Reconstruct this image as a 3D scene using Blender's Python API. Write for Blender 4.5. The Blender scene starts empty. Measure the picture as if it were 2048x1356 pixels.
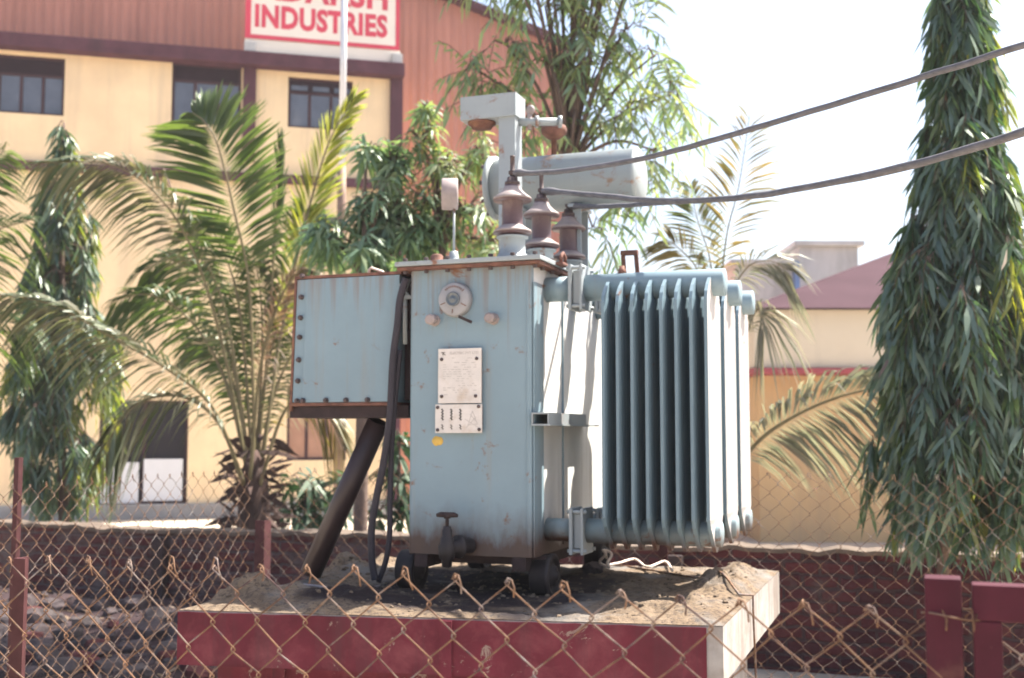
import bpy, bmesh, math, random
from mathutils import Vector, Matrix, noise
random.seed(7)
R = math.radians
C = bpy.context.scene.collection
CAMZ = 1.6
F = 2300.0
PITCH = R(4.65)
CP, SP = math.cos(PITCH), math.sin(PITCH)
PHI = R(20.0)
EX = Vector((math.cos(PHI), -math.sin(PHI), 0)); EY = Vector((math.sin(PHI), math.cos(PHI), 0))
ORG = Vector((0.0838, 4.70, CAMZ))        # front right lower corner line of the tank, at eye height

# ---------------------------------------------------------------- survey helpers (photo -> place)
def ray(px, py):
    u = (px - 1024) / F; v = (678 - py) / F
    return Vector((u, CP - v * SP, SP + v * CP))
def at(px, py, Y):
    d = ray(px, py); t = Y / d.y
    return Vector((d.x * t, Y, CAMZ + d.z * t))
def hit(px, py, p, n):
    d = ray(px, py); o = Vector((0, 0, CAMZ))
    return o + d * ((p - o).dot(n) / d.dot(n))
def atz(px, py, zr): return hit(px, py, Vector((0, 0, CAMZ + zr)), Vector((0, 0, 1)))
def loc(p):
    d = p - ORG
    return Vector((d.dot(EX), d.dot(EY), d.z))
def wld(u, w, z): return ORG + EX * u + EY * w + Vector((0, 0, z))
def onw(px, py, w): return loc(hit(px, py, ORG + EY * w, EY))
def onu(px, py, u): return loc(hit(px, py, ORG + EX * u, EX))

# ---------------------------------------------------------------- mesh builder
class MB:
    def __init__(s): s.v = []; s.f = []; s.m = []; s.sm = []
    def add(s, vs, fs, m=0, smooth=False):
        o = len(s.v); s.v += [tuple(v) for v in vs]
        for f in fs: s.f.append([i + o for i in f]); s.m.append(m); s.sm.append(smooth)
        return s
    def box(s, x0, x1, y0, y1, z0, z1, m=0, b=0.0, fn=None):
        if b <= 0:
            vs = [(x, y, z) for z in (z0, z1) for y in (y0, y1) for x in (x0, x1)]
            fs = [(0, 2, 3, 1), (4, 5, 7, 6), (0, 1, 5, 4), (2, 6, 7, 3), (0, 4, 6, 2), (1, 3, 7, 5)]
        else:
            b = min(b, (x1 - x0) * .45, (y1 - y0) * .45, (z1 - z0) * .45)
            bm = bmesh.new(); bmesh.ops.create_cube(bm, size=1)
            for v in bm.verts:
                v.co = Vector(((x0 + x1) / 2 + v.co.x * (x1 - x0), (y0 + y1) / 2 + v.co.y * (y1 - y0), (z0 + z1) / 2 + v.co.z * (z1 - z0)))
            bmesh.ops.bevel(bm, geom=bm.edges[:], offset=b, segments=2, affect='EDGES', profile=.7)
            bm.verts.index_update()
            vs = [v.co.copy() for v in bm.verts]; fs = [[v.index for v in f.verts] for f in bm.faces]; bm.free()
        if fn: vs = [fn(Vector(v)) for v in vs]
        return s.add(vs, fs, m)
    def obox(s, c, ax, ay, az, m=0):            # oriented box: centre and three half axes
        vs = [c + ax * i + ay * j + az * k for k in (-1, 1) for j in (-1, 1) for i in (-1, 1)]
        return s.add(vs, [(0, 2, 3, 1), (4, 5, 7, 6), (0, 1, 5, 4), (2, 6, 7, 3), (0, 4, 6, 2), (1, 3, 7, 5)], m)
    def bar(s, a, b, w, h, m=0, up=Vector((0, 0, 1))):
        a = Vector(a); b = Vector(b); d = (b - a); L = d.length; d.normalize()
        if abs(d.dot(up)) > .95: up = Vector((0, 1, 0))
        x = d.cross(up).normalized(); y = x.cross(d)
        return s.obox((a + b) / 2, x * w / 2, d * L / 2, y * h / 2, m)
    def tube(s, pts, r, n=8, m=0, cap=True, smooth=True):
        pts = [Vector(p) for p in pts]
        rs = r if isinstance(r, (list, tuple)) else [r] * len(pts)
        vs = []; ref = None
        for i, p in enumerate(pts):
            t = (pts[min(i + 1, len(pts) - 1)] - pts[max(i - 1, 0)])
            if t.length < 1e-9: t = Vector((0, 0, 1))
            t.normalize()
            if ref is None:
                ref = t.orthogonal().normalized()
            x = (ref - t * ref.dot(t))
            if x.length < 1e-4: x = t.orthogonal()
            x.normalize(); ref = x; y = t.cross(x)
            for k in range(n):
                a = 2 * math.pi * k / n
                vs.append(p + x * math.cos(a) * rs[i] + y * math.sin(a) * rs[i])
        fs = []
        for i in range(len(pts) - 1):
            for k in range(n):
                fs.append((i * n + k, i * n + (k + 1) % n, (i + 1) * n + (k + 1) % n, (i + 1) * n + k))
        s.add(vs, fs, m, smooth)
        if cap:
            o = len(s.v) - len(vs)
            s.f.append([o + k for k in range(n)][::-1]); s.m.append(m); s.sm.append(False)
            e = o + (len(pts) - 1) * n
            s.f.append([e + k for k in range(n)]); s.m.append(m); s.sm.append(False)
        return s
    def lathe(s, o, ax, prof, n=24, m=0, smooth=True):    # prof: (radius, along axis)
        o = Vector(o); ax = Vector(ax).normalized(); x = ax.orthogonal().normalized(); y = ax.cross(x)
        vs = []
        for r, h in prof:
            for k in range(n):
                a = 2 * math.pi * k / n
                vs.append(o + ax * h + (x * math.cos(a) + y * math.sin(a)) * max(r, 1e-5))
        fs = []
        for i in range(len(prof) - 1):
            for k in range(n):
                fs.append((i * n + k, i * n + (k + 1) % n, (i + 1) * n + (k + 1) % n, (i + 1) * n + k))
        fs.append([k for k in range(n)][::-1]); e = (len(prof) - 1) * n; fs.append([e + k for k in range(n)])
        return s.add(vs, fs, m, smooth)
    def prism(s, poly, a, b, m=0):               # poly: list of Vector, extruded along vector b, offset a
        n = len(poly); vs = [p + a for p in poly] + [p + a + b for p in poly]
        fs = [list(range(n))[::-1], [n + i for i in range(n)]] + [(i, (i + 1) % n, n + (i + 1) % n, n + i) for i in range(n)]
        return s.add(vs, fs, m)
    def leaf(s, b, d, side, L, W, droop, m=0):
        g = Vector((0, 0, -1)); side = (side + d.cross(side) * random.uniform(-.4, .4)).normalized(); d = (d + side * random.uniform(-.12, .12)).normalized()
        p1 = b + d * (L * .33) + g * (droop * L * .10); p2 = b + d * (L * .68) + g * (droop * L * .42); p3 = b + d * L + g * (droop * L * .9)
        o = len(s.v)
        for q in (b, p1 + side * W * .5, p1 - side * W * .5, p2 + side * W * .40, p2 - side * W * .40, p3): s.v.append(tuple(q))
        s.f += [[o, o + 1, o + 2], [o + 1, o + 3, o + 4, o + 2], [o + 3, o + 5, o + 4]]
        s.m += [m] * 3; s.sm += [False] * 3
    def build(s, name, mats, parent=None, root=None, off=None, auto=None):
        me = bpy.data.meshes.new(name)
        o3 = Vector(off) if off is not None else (-Vector(root.location) if root is not None else Vector((0, 0, 0)))
        me.from_pydata([(v[0] + o3.x, v[1] + o3.y, v[2] + o3.z) for v in s.v], [], s.f)
        for mt in (mats if isinstance(mats, (list, tuple)) else [mats]): me.materials.append(mt)
        me.polygons.foreach_set('material_index', s.m)
        me.polygons.foreach_set('use_smooth', s.sm)
        me.validate(); me.update()
        ob = bpy.data.objects.new(name, me); C.objects.link(ob)
        if parent is not None: ob.parent = parent
        return ob

def tag(o, label=None, cat=None, group=None, kind=None):
    if label: o['label'] = label
    if cat: o['category'] = cat
    if group: o['group'] = group
    if kind: o['kind'] = kind
    return o
def thing(name, loc_, label, cat, group=None, rz=0.0):
    o = bpy.data.objects.new(name, None); C.objects.link(o); o.location = loc_; o.rotation_euler = (0, 0, rz)
    o.empty_display_size = .1
    return tag(o, label, cat, group)

# ---------------------------------------------------------------- materials
def newmat(name):
    m = bpy.data.materials.new(name); m.use_nodes = True
    nt = m.node_tree; nt.nodes.clear()
    out = nt.nodes.new('ShaderNodeOutputMaterial')
    return m, nt, out
def N(nt, t, **kw):
    n = nt.nodes.new(t)
    for k, v in kw.items(): setattr(n, k, v)
    return n
def rgba(c): return (c[0], c[1], c[2], 1)
def noise_node(nt, co, scale, detail=5, rough=.6, dist=0.0):
    n = N(nt, 'ShaderNodeTexNoise'); n.inputs['Scale'].default_value = scale; n.inputs['Detail'].default_value = detail
    n.inputs['Roughness'].default_value = rough; n.inputs['Distortion'].default_value = dist
    nt.links.new(co, n.inputs['Vector']); return n.outputs['Fac']
def ramp(nt, fac, stops):
    r = N(nt, 'ShaderNodeValToRGB'); cr = r.color_ramp
    while len(cr.elements) < len(stops): cr.elements.new(.5)
    for e, (p, c) in zip(cr.elements, stops):
        e.position = p; e.color = rgba(c) if hasattr(c, '__len__') else (c, c, c, 1)
    nt.links.new(fac, r.inputs['Fac']); return r.outputs['Color']
def mixc(nt, fac, a, b, mode='MIX'):
    n = N(nt, 'ShaderNodeMix', data_type='RGBA', blend_type=mode)
    if isinstance(fac, (int, float)): n.inputs[0].default_value = fac
    else: nt.links.new(fac, n.inputs[0])
    for s, k in ((a, 6), (b, 7)):
        if isinstance(s, (tuple, list)): n.inputs[k].default_value = rgba(s)
        else: nt.links.new(s, n.inputs[k])
    return n.outputs[2]
def math_(nt, op, a, b=None):
    n = N(nt, 'ShaderNodeMath', operation=op)
    for i, s in enumerate((a, b)):
        if s is None: continue
        if isinstance(s, (int, float)): n.inputs[i].default_value = s
        else: nt.links.new(s, n.inputs[i])
    return n.outputs[0]
def texco(nt, which='Object', scale=None):
    t = N(nt, 'ShaderNodeTexCoord').outputs[which]
    if scale:
        mp = N(nt, 'ShaderNodeMapping'); mp.inputs['Scale'].default_value = scale; nt.links.new(t, mp.inputs['Vector']); t = mp.outputs['Vector']
    return t
def finish(nt, out, col, rough=.7, metal=0.0, bump=None, bstr=.3, bdist=.01, spec=.5):
    p = N(nt, 'ShaderNodeBsdfPrincipled')
    if isinstance(col, (tuple, list)): p.inputs['Base Color'].default_value = rgba(col)
    else: nt.links.new(col, p.inputs['Base Color'])
    if isinstance(rough, (int, float)): p.inputs['Roughness'].default_value = rough
    else: nt.links.new(rough, p.inputs['Roughness'])
    p.inputs['Metallic'].default_value = metal; p.inputs['Specular IOR Level'].default_value = spec
    if bump is not None:
        b = N(nt, 'ShaderNodeBump'); b.inputs['Strength'].default_value = bstr; b.inputs['Distance'].default_value = bdist
        nt.links.new(bump, b.inputs['Height']); nt.links.new(b.outputs['Normal'], p.inputs['Normal'])
    nt.links.new(p.outputs['BSDF'], out.inputs['Surface'])
    return p
def simple(name, col, var=.15, scale=8, rough=.7, metal=0, bstr=.2, bdist=.005, dirt=None, dscale=3, dlo=.55, dhi=.75, stretch=None, spec=.4, streak=None, chips=None):
    m, nt, out = newmat(name); co = texco(nt, 'Object', stretch)
    n = noise_node(nt, co, scale, 6)
    a = tuple(c * (1 - var) for c in col); b = tuple(min(1, c * (1 + var)) for c in col)
    c = ramp(nt, n, [(.3, a), (.7, b)])
    if dirt:
        n2 = noise_node(nt, co, dscale, 7, .65, .3)
        c = mixc(nt, ramp(nt, n2, [(dlo, 0.0), (dhi, 1.0)]), c, dirt)
    if streak:
        sc_, col_, lo, hi, amt = streak
        s1 = noise_node(nt, texco(nt, 'Object', (sc_, sc_, sc_ * .07)), 1.0, 7, .68)
        c = mixc(nt, math_(nt, 'MULTIPLY', ramp(nt, s1, [(lo, 0.0), (hi, 1.0)]), amt), c, col_)
    if chips:
        sc_, col_, lo, hi = chips
        s2 = noise_node(nt, co, sc_, 9, .75, .5)
        c = mixc(nt, ramp(nt, s2, [(lo, 0.0), (hi, 1.0)]), c, col_)
    finish(nt, out, c, rough, metal, n, bstr, bdist, spec)
    return m
def paint(name, col, zlo=None, zhi=None, rust=(.16, .07, .035), amount=.62, soot=(.03, .025, .03), streak=True, runs=None):
    """weathered enamel: rust spots, vertical run stains, grime rising from the lower edge"""
    m, nt, out = newmat(name); co = texco(nt, 'Object')
    n = noise_node(nt, co, 2.2, 6, .6)
    c = ramp(nt, n, [(.3, tuple(x * .9 for x in col)), (.7, tuple(min(1, x * 1.08) for x in col))])
    fine = noise_node(nt, co, 60, 4, .7)
    c = mixc(nt, math_(nt, 'MULTIPLY', fine, .22), c, tuple(x * .6 for x in col))
    if streak:
        st = texco(nt, 'Object', (14, 14, .9)); s1 = noise_node(nt, st, 1.0, 5, .65)
        c = mixc(nt, math_(nt, 'MULTIPLY', ramp(nt, s1, [(.56, 0.0), (.76, 1.0)]), .4), c, (.22, .19, .15))
    r1 = noise_node(nt, co, 7, 9, .72, .4)
    rm = ramp(nt, r1, [(amount, 0.0), (amount + .07, 1.0)])
    c = mixc(nt, rm, c, rust)
    if runs:
        sp = N(nt, 'ShaderNodeSeparateXYZ'); nt.links.new(co, sp.inputs[0]); m3 = N(nt, 'ShaderNodeMapRange'); m3.inputs['From Min'].default_value = runs[0]; m3.inputs['From Max'].default_value = runs[1]; nt.links.new(sp.outputs[2], m3.inputs['Value'])
        s3 = noise_node(nt, texco(nt, 'Object', (26, 26, .8)), 1.0, 4, .6)
        k3 = math_(nt, 'ADD', math_(nt, 'MULTIPLY', m3.outputs[0], .42), math_(nt, 'MULTIPLY', s3, 1.0))
        c = mixc(nt, ramp(nt, k3, [(.82, 0.0), (1.06, .5)]), c, (.17, .095, .06))
    if zlo is not None:
        sep = N(nt, 'ShaderNodeSeparateXYZ'); nt.links.new(co, sep.inputs[0])
        mr = N(nt, 'ShaderNodeMapRange'); mr.inputs['From Min'].default_value = zlo; mr.inputs['From Max'].default_value = zhi
        mr.inputs['To Min'].default_value = 1; mr.inputs['To Max'].default_value = 0; nt.links.new(sep.outputs[2], mr.inputs['Value'])
        e = noise_node(nt, texco(nt, 'Object', (6, 6, 2.5)), 1.2, 6, .65)
        k = math_(nt, 'ADD', mr.outputs[0], math_(nt, 'MULTIPLY', math_(nt, 'SUBTRACT', e, .5), .9))
        c = mixc(nt, ramp(nt, k, [(.32, 0.0), (.60, .40), (.82, 1.0)]), c, mixc(nt, e, soot, (.09, .05, .035)))
    finish(nt, out, c, .48, 0, fine, .12, .002, .4)
    return m
def leafmat(name, cols, trans=.42, tcol=None, gloss=.06):
    m, nt, out = newmat(name)
    g = N(nt, 'ShaderNodeNewGeometry')
    k = len(cols)
    col = ramp(nt, g.outputs['Random Per Island'], [(i / max(1, k - 1), c) for i, c in enumerate(cols)])
    d = N(nt, 'ShaderNodeBsdfDiffuse'); nt.links.new(col, d.inputs['Color'])
    t = N(nt, 'ShaderNodeBsdfTranslucent')
    tc = mixc(nt, 1.0, col, tcol or (3.0, 2.8, 1.0), 'MULTIPLY'); nt.links.new(tc, t.inputs['Color'])
    mx = N(nt, 'ShaderNodeMixShader'); mx.inputs[0].default_value = trans
    nt.links.new(d.outputs[0], mx.inputs[1]); nt.links.new(t.outputs[0], mx.inputs[2])
    gl = N(nt, 'ShaderNodeBsdfGlossy'); gl.inputs['Roughness'].default_value = .45; gl.inputs['Color'].default_value = (.8, .85, .8, 1)
    m2 = N(nt, 'ShaderNodeMixShader'); m2.inputs[0].default_value = gloss
    nt.links.new(mx.outputs[0], m2.inputs[1]); nt.links.new(gl.outputs[0], m2.inputs[2])
    nt.links.new(m2.outputs[0], out.inputs['Surface'])
    return m
M = {}
BLUE = (.186, .264, .312)
M['tank'] = paint('tank_paint', BLUE, .17, .48, amount=.595, runs=(.75, 1.37))
M['blue'] = paint('blue_paint', BLUE, amount=.62)
M['boxblue'] = paint('box_paint', BLUE, amount=.62, runs=(.9, 1.39))
M['fin'] = paint('fin_paint', (.135, .20, .245), .20, .33, amount=.67, soot=(.09, .045, .04))
M['lowpipe'] = paint('grimy_lower_pipe', (.20, .27, .30), .19, .36, amount=.55, soot=(.06, .032, .028))
M['chalkfin'] = paint('bleached_fin_paint', (.40, .39, .39), .17, .36, amount=.64)  # fin paint made paler, sunlight put into its colour
M['chalk'] = paint('sun_bleached_paint', (.64, .63, .61), .17, .42, amount=.68)  # tank side made paler in colour so it reads as blown-out sunlight
M['grey'] = paint('grey_paint', (.27, .305, .325), amount=.575, rust=(.20, .10, .065))
M['cons'] = paint('pale_paint', (.28, .315, .325), amount=.565, rust=(.24, .16, .115))
M['rust'] = simple('rust', (.13, .06, .045), .45, 22, .85, 0, .5, .004, (.22, .11, .06), 9)
M['darkrust'] = simple('dark_rust', (.026, .015, .016), .4, 22, .8, 0, .5, .004)
M['bolt'] = simple('bolt_steel', (.075, .055, .055), .4, 40, .6, .3)
M['iron'] = simple('grimy_iron', (.022, .018, .02), .4, 18, .6, .2, .4, .004)
M['porc'] = simple('brown_porcelain', (.085, .05, .055), .12, 9, .35, 0, .05, .002, (.15, .11, .105), 12)
M['dust'] = simple('dusty_porcelain', (.25, .21, .205), .2, 14, .6, 0, .1, .003)
M['plate'] = simple('enamel_plate', (.56, .52, .49), .1, 14, .5, 0, .05, .001, (.36, .26, .17), 5, .58, .8)
M['ink'] = simple('ink', (.035, .03, .03), .1, 8, .8)
M['faint'] = simple('worn_print', (.40, .37, .35), .15, 60, .8)
M['yellow'] = simple('yellow_dab', (.55, .36, .08), .1, 20, .7)
M['dial'] = simple('dial_face', (.25, .25, .265), .12, 20, .5)
M['glassd'] = simple('dial_glass', (.11, .13, .15), .1, 20, .15)
M['cable'] = simple('black_cable', (.026, .022, .030), .25, 14, .7, 0, .2, .003)
M['ohcable'] = simple('grey_cable', (.085, .085, .10), .3, 30, .65, 0, .4, .003)
M['wire'] = simple('rusty_wire', (.145, .082, .05), .4, 30, .75, .15, .3, .001, (.19, .17, .165), 9, .50, .66, spec=.2, chips=(14, (.06, .038, .04), .52, .62))
M['redpaint'] = simple('red_oxide_paint', (.095, .016, .026), .25, 5, .75, 0, .2, .004, (.16, .045, .055), 7, .5, .75, spec=.15, streak=(9, (.07, .03, .035), .5, .72, .7), chips=(8, (.20, .15, .13), .62, .65))
M['redpost'] = simple('red_oxide_post', (.052, .010, .018), .25, 9, .7, 0, .2, .003, (.09, .04, .035), 12, .58, .74, spec=.15, streak=(14, (.03, .012, .016), .5, .7, .7), chips=(16, (.13, .08, .065), .67, .70))
M['brownpost'] = simple('brown_angle_iron', (.060, .024, .026), .3, 14, .75, 0, .3, .002, spec=.15)
M['coping'] = simple('mortar_coping', (.10, .075, .058), .3, 5, .95, 0, .6, .01)
M['cement'] = simple('limewashed_concrete', (.27, .255, .245), .22, 9, .9, 0, .6, .012, (.22, .19, .17), 5, .48, .68, spec=.1, streak=(7, (.17, .14, .12), .47, .66, .85), chips=(6, (.16, .13, .11), .62, .66))
M['grass'] = simple('dry_ground', (.40, .34, .27), .15, 3, .95, 0, .6, .03, (.46, .40, .33), .8)
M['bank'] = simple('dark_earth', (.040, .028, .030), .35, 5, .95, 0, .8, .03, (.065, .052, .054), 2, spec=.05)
M['pave'] = simple('grey_paving', (.24, .235, .235), .15, 4, .9)
M['cream'] = simple('cream_wall', (.76, .585, .37), .09, 1.2, .9, 0, .1, .004, (.68, .50, .32), .5, .5, .8, spec=.1, streak=(1.6, (.42, .33, .25), .50, .74, .55), chips=(.9, (.70, .62, .50), .66, .69))
M['beige'] = simple('beige_wall', (.52, .345, .18), .07, .8, .9, 0, .1, .004, (.42, .29, .17), .45, .45, .75, spec=.1, streak=(1.5, (.26, .20, .15), .5, .75, .5), chips=(.8, (.46, .40, .32), .64, .67))
M['fascia'] = simple('fascia', (.58, .50, .39), .06, 1, .9, 0, .1, .004, spec=.1, streak=(1.6, (.33, .28, .23), .5, .75, .6))
M['brown'] = simple('brown_trim', (.085, .036, .048), .2, 3, .85, spec=.1, streak=(2.5, (.05, .03, .035), .5, .72, .6))
M['frame'] = simple('dark_frame', (.045, .022, .028), .15, 3, .8, spec=.2)
M['lintel'] = simple('dark_lintel', (.022, .012, .018), .2, 3, .8, spec=.1)
M['redband'] = simple('red_trim', (.26, .05, .06), .12, 3, .8)
M['terra'] = simple('terracotta_sheet', (.42, .195, .15), .10, 2.2, .85, 0, .1, .004, (.36, .16, .12), .9, .5, .75, (1, 1, .25), spec=.15, streak=(2.2, (.22, .10, .085), .5, .72, .6))
M['roofp'] = simple('purple_brown_roof', (.060, .036, .044), .12, 1.5, 1.0, 0, .2, .01, spec=.05)
M['signw'] = simple('sign_white', (.72, .66, .58), .05, 2, .7)
M['signr'] = simple('sign_red', (.55, .05, .09), .08, 4, .7)
M['panelw'] = simple('white_board', (.60, .61, .64), .04, 3, .7)
M['dark'] = simple('dark_interior', (.012, .01, .014), .2, 3, .9)
M['shutter'] = simple('brown_shutter', (.34, .19, .13), .1, 5, .8)
M['conc'] = simple('weathered_concrete', (.46, .46, .46), .2, 1.2, .9, 0, .1, .01, (.28, .28, .28), .8, .45, .7, (1, 1, .3))
M['bluep'] = simple('blue_pipe', (.10, .18, .36), .1, 3, .7)
M['pole'] = simple('white_pole', (.62, .62, .65), .06, 4, .35, .3)
M['polel'] = simple('rusty_pole', (.20, .13, .10), .3, 5, .7)
M['bark'] = simple('bark', (.11, .075, .06), .3, 8, .9, 0, .7, .02, None, 3, .55, .75, (1, 1, .35))
M['palmbark'] = simple('palm_fibre', (.05, .028, .022), .35, 14, .9, 0, .8, .02, (.05, .03, .025), 9, .5, .6, (1, 1, .3))
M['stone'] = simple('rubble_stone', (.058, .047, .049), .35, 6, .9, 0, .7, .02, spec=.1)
M['palestone'] = simple('pale_stone', (.062, .052, .052), .25, 6, .9, 0, .7, .02, spec=.1)
M['brickearth'] = simple('earth_crumb', (.13, .10, .075), .3, 30, .95, spec=.05)
M['brickbit'] = simple('broken_brick', (.07, .026, .026), .35, 8, .9, 0, .7, .02, spec=.1)
M['paleplastic'] = simple('pale_sleeve', (.62, .52, .45), .15, 10, .6)
M['pipe'] = simple('conduit_brown', (.036, .022, .024), .3, 5, .45, 0, .2, .003)

def soilmat():
    m, nt, out = newmat('gritty_soil'); co = texco(nt, 'Object')
    n = noise_node(nt, co, 5, 8, .7); n2 = noise_node(nt, co, 55, 5, .75); n3 = noise_node(nt, co, 2.2, 5, .6, .5)
    c = ramp(nt, n, [(.3, (.10, .072, .05)), (.52, (.17, .125, .085)), (.75, (.23, .18, .135))])
    c = mixc(nt, ramp(nt, n2, [(.38, 1.0), (.52, 0.0)]), c, (.06, .045, .038))
    c = mixc(nt, ramp(nt, n3, [(.5, 0.0), (.66, .85)]), c, (.17, .165, .16))
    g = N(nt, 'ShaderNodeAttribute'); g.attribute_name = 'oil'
    c = mixc(nt, g.outputs['Fac'], c, (.014, .010, .013))  # oil stain, also carrying dark shade painted under the tank
    finish(nt, out, c, .95, 0, math_(nt, 'ADD', n2, n), .9, .012, .2)
    return m
M['soil'] = soilmat()
def brickmat(name, seed, c1, c2, mort, cover, ccol):
    m, nt, out = newmat(name); co = texco(nt, 'Object')
    mp = N(nt, 'ShaderNodeMapping'); mp.inputs['Rotation'].default_value = (R(90), 0, 0); mp.inputs['Location'].default_value = (seed, 0, seed * .7); nt.links.new(co, mp.inputs[0])
    nn = N(nt, 'ShaderNodeTexNoise'); nn.inputs['Scale'].default_value = 6; nn.inputs['Detail'].default_value = 4; nt.links.new(co, nn.inputs['Vector'])
    vm = N(nt, 'ShaderNodeVectorMath', operation='MULTIPLY_ADD'); nt.links.new(nn.outputs['Color'], vm.inputs[0]); vm.inputs[1].default_value = (.06, .06, .06); nt.links.new(mp.outputs[0], vm.inputs[2])
    b = N(nt, 'ShaderNodeTexBrick'); nt.links.new(vm.outputs[0], b.inputs['Vector'])
    b.inputs['Color1'].default_value = rgba(c1); b.inputs['Color2'].default_value = rgba(c2); b.inputs['Mortar'].default_value = rgba(mort)
    b.inputs['Scale'].default_value = 1; b.inputs['Brick Width'].default_value = .235; b.inputs['Row Height'].default_value = .088; b.inputs['Mortar Size'].default_value = .013; b.inputs['Mortar Smooth'].default_value = .4
    n2 = noise_node(nt, co, 3, 7, .7); n3 = noise_node(nt, co, 22, 5, .7)
    c = mixc(nt, ramp(nt, n2, [(cover, 0.0), (cover + .1, 1.0)]), b.outputs['Color'], ccol)
    c = mixc(nt, math_(nt, 'MULTIPLY', n3, .6), c, tuple(x * .35 for x in c1))
    h = math_(nt, 'SUBTRACT', math_(nt, 'MULTIPLY', n3, .6), b.outputs['Fac'])
    finish(nt, out, c, .95, 0, h, 1.0, .02, .2)
    return m
M['brick'] = brickmat('rough_brick', .3, (.095, .026, .030), (.045, .017, .022), (.050, .034, .038), .58, (.085, .06, .06))
M['brick2'] = brickmat('rough_brick_patched', 2.3, (.12, .036, .036), (.065, .03, .033), (.10, .08, .08), .47, (.115, .092, .09))

def glassmat():
    m, nt, out = newmat('window_glass'); co = texco(nt, 'Object'); n = noise_node(nt, co, 1.3, 3)
    finish(nt, out, ramp(nt, n, [(.3, (.045, .05, .07)), (.7, (.09, .10, .13))]), .12, 0, n, .05, .01, .8)
    return m
M['glass'] = glassmat()

M['ashoka'] = leafmat('ashoka_leaf', [(.026, .058, .036), (.044, .085, .050), (.066, .10, .045)], .32, (2.2, 2.3, 1.1), .09)
M['ashoka_y'] = leafmat('ashoka_young_leaf', [(.08, .12, .03), (.15, .16, .035), (.06, .10, .04)], .5)  # yellower leaf colour, mostly for the painted sunlit edge
M['mango'] = leafmat('mango_leaf', [(.085, .155, .105), (.115, .18, .12), (.15, .20, .10)], .40, (2.2, 2.3, 1.1))
M['sapling'] = leafmat('sapling_leaf', [(.018, .045, .026), (.028, .06, .034), (.04, .07, .036)], .25, (2.2, 2.3, 1.1), .03)
M['airy'] = leafmat('feathery_leaf', [(.085, .155, .10), (.12, .175, .10), (.17, .185, .08), (.08, .14, .095)], .45, (2.2, 2.2, 1.0))
M['feather'] = leafmat('hanging_leaflet', [(.10, .17, .12), (.13, .19, .11), (.18, .20, .09), (.09, .15, .11)], .5, (2.2, 2.2, 1.1))
M['palm_g'] = leafmat('palm_leaflet_green', [(.042, .078, .030), (.060, .092, .034), (.05, .078, .036)], .38, (2.7, 2.6, .9), .04)
M['palm_y'] = leafmat('palm_leaflet_yellow', [(.12, .15, .035), (.17, .18, .04), (.08, .12, .04)], .5)
M['palm_d'] = leafmat('palm_leaflet_dull', [(.055, .085, .038), (.085, .10, .05), (.16, .145, .10), (.05, .072, .038), (.075, .095, .04)], .38, (2.3, 2.2, 1.1), .06)
M['palm_pale'] = leafmat('palm_leaflet_pale', [(.15, .16, .13), (.20, .19, .15), (.11, .13, .10), (.24, .21, .17)], .35, (1.8, 1.7, 1.2), .06)
M['palm_dry'] = leafmat('palm_leaflet_dry', [(.17, .11, .07), (.13, .085, .07), (.24, .17, .10)], .3, (1.6, 1.4, 1.0))
M['palm_gold'] = leafmat('palm_leaflet_gold', [(.20, .16, .06), (.14, .12, .05), (.09, .10, .05)], .4, (2, 1.8, .9))
M['rachis'] = simple('palm_rachis', (.15, .125, .06), .2, 10, .6)

# ---------------------------------------------------------------- ground and sky
mb = MB(); mb.add([(-120, -30, 0), (120, -30, 0), (120, 160, 0), (-120, 160, 0)], [(0, 1, 2, 3)])
tag(mb.build('ground', M['grass']), kind='structure')
p = [wld(-9, 3.86, 0), wld(1.2, 3.86, 0), wld(1.2, 9, 0), wld(-9, 9, 0)]
mb = MB(); mb.add([(q.x, q.y, .006) for q in p], [(0, 1, 2, 3)]); tag(mb.build('path', M['pave']), kind='structure')

m_, nt_, out_ = newmat('air')
pv = nt_.nodes.new('ShaderNodeVolumePrincipled'); pv.inputs['Color'].default_value = (.93, .90, .95, 1); pv.inputs['Density'].default_value = .0010; pv.inputs['Anisotropy'].default_value = .2
nt_.links.new(pv.outputs[0], out_.inputs['Volume'])
mb = MB(); mb.box(-121, 121, -31, 161, -1, 14.5); tag(mb.build('haze', m_), kind='stuff')
sun_s = (EX * .38 + EY * .33 + Vector((0, 0, .865))).normalized()
SUN_EL = math.asin(sun_s.z); SUN_AZ = math.atan2(sun_s.x, sun_s.y)
w = bpy.data.worlds.new('World'); bpy.context.scene.world = w; w.use_nodes = True
nt = w.node_tree; nt.nodes.clear()
sky = nt.nodes.new('ShaderNodeTexSky'); sky.sky_type = 'NISHITA'; sky.sun_disc = False
sky.sun_elevation = SUN_EL; sky.sun_rotation = SUN_AZ; sky.air_density = 1.0; sky.dust_density = 4.0; sky.ozone_density = .6
bg = nt.nodes.new('ShaderNodeBackground'); bg.inputs['Strength'].default_value = .09
wo = nt.nodes.new('ShaderNodeOutputWorld'); nt.links.new(sky.outputs[0], bg.inputs[0]); nt.links.new(bg.outputs[0], wo.inputs[0])
sl = bpy.data.lights.new('sun', 'SUN'); sl.energy = 5.0; sl.angle = R(.5); sl.color = (1, .93, .82)
so = bpy.data.objects.new('sun', sl); C.objects.link(so); so.location = (10, 10, 20)
so.rotation_euler = (-sun_s).to_track_quat('-Z', 'Y').to_euler()

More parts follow.
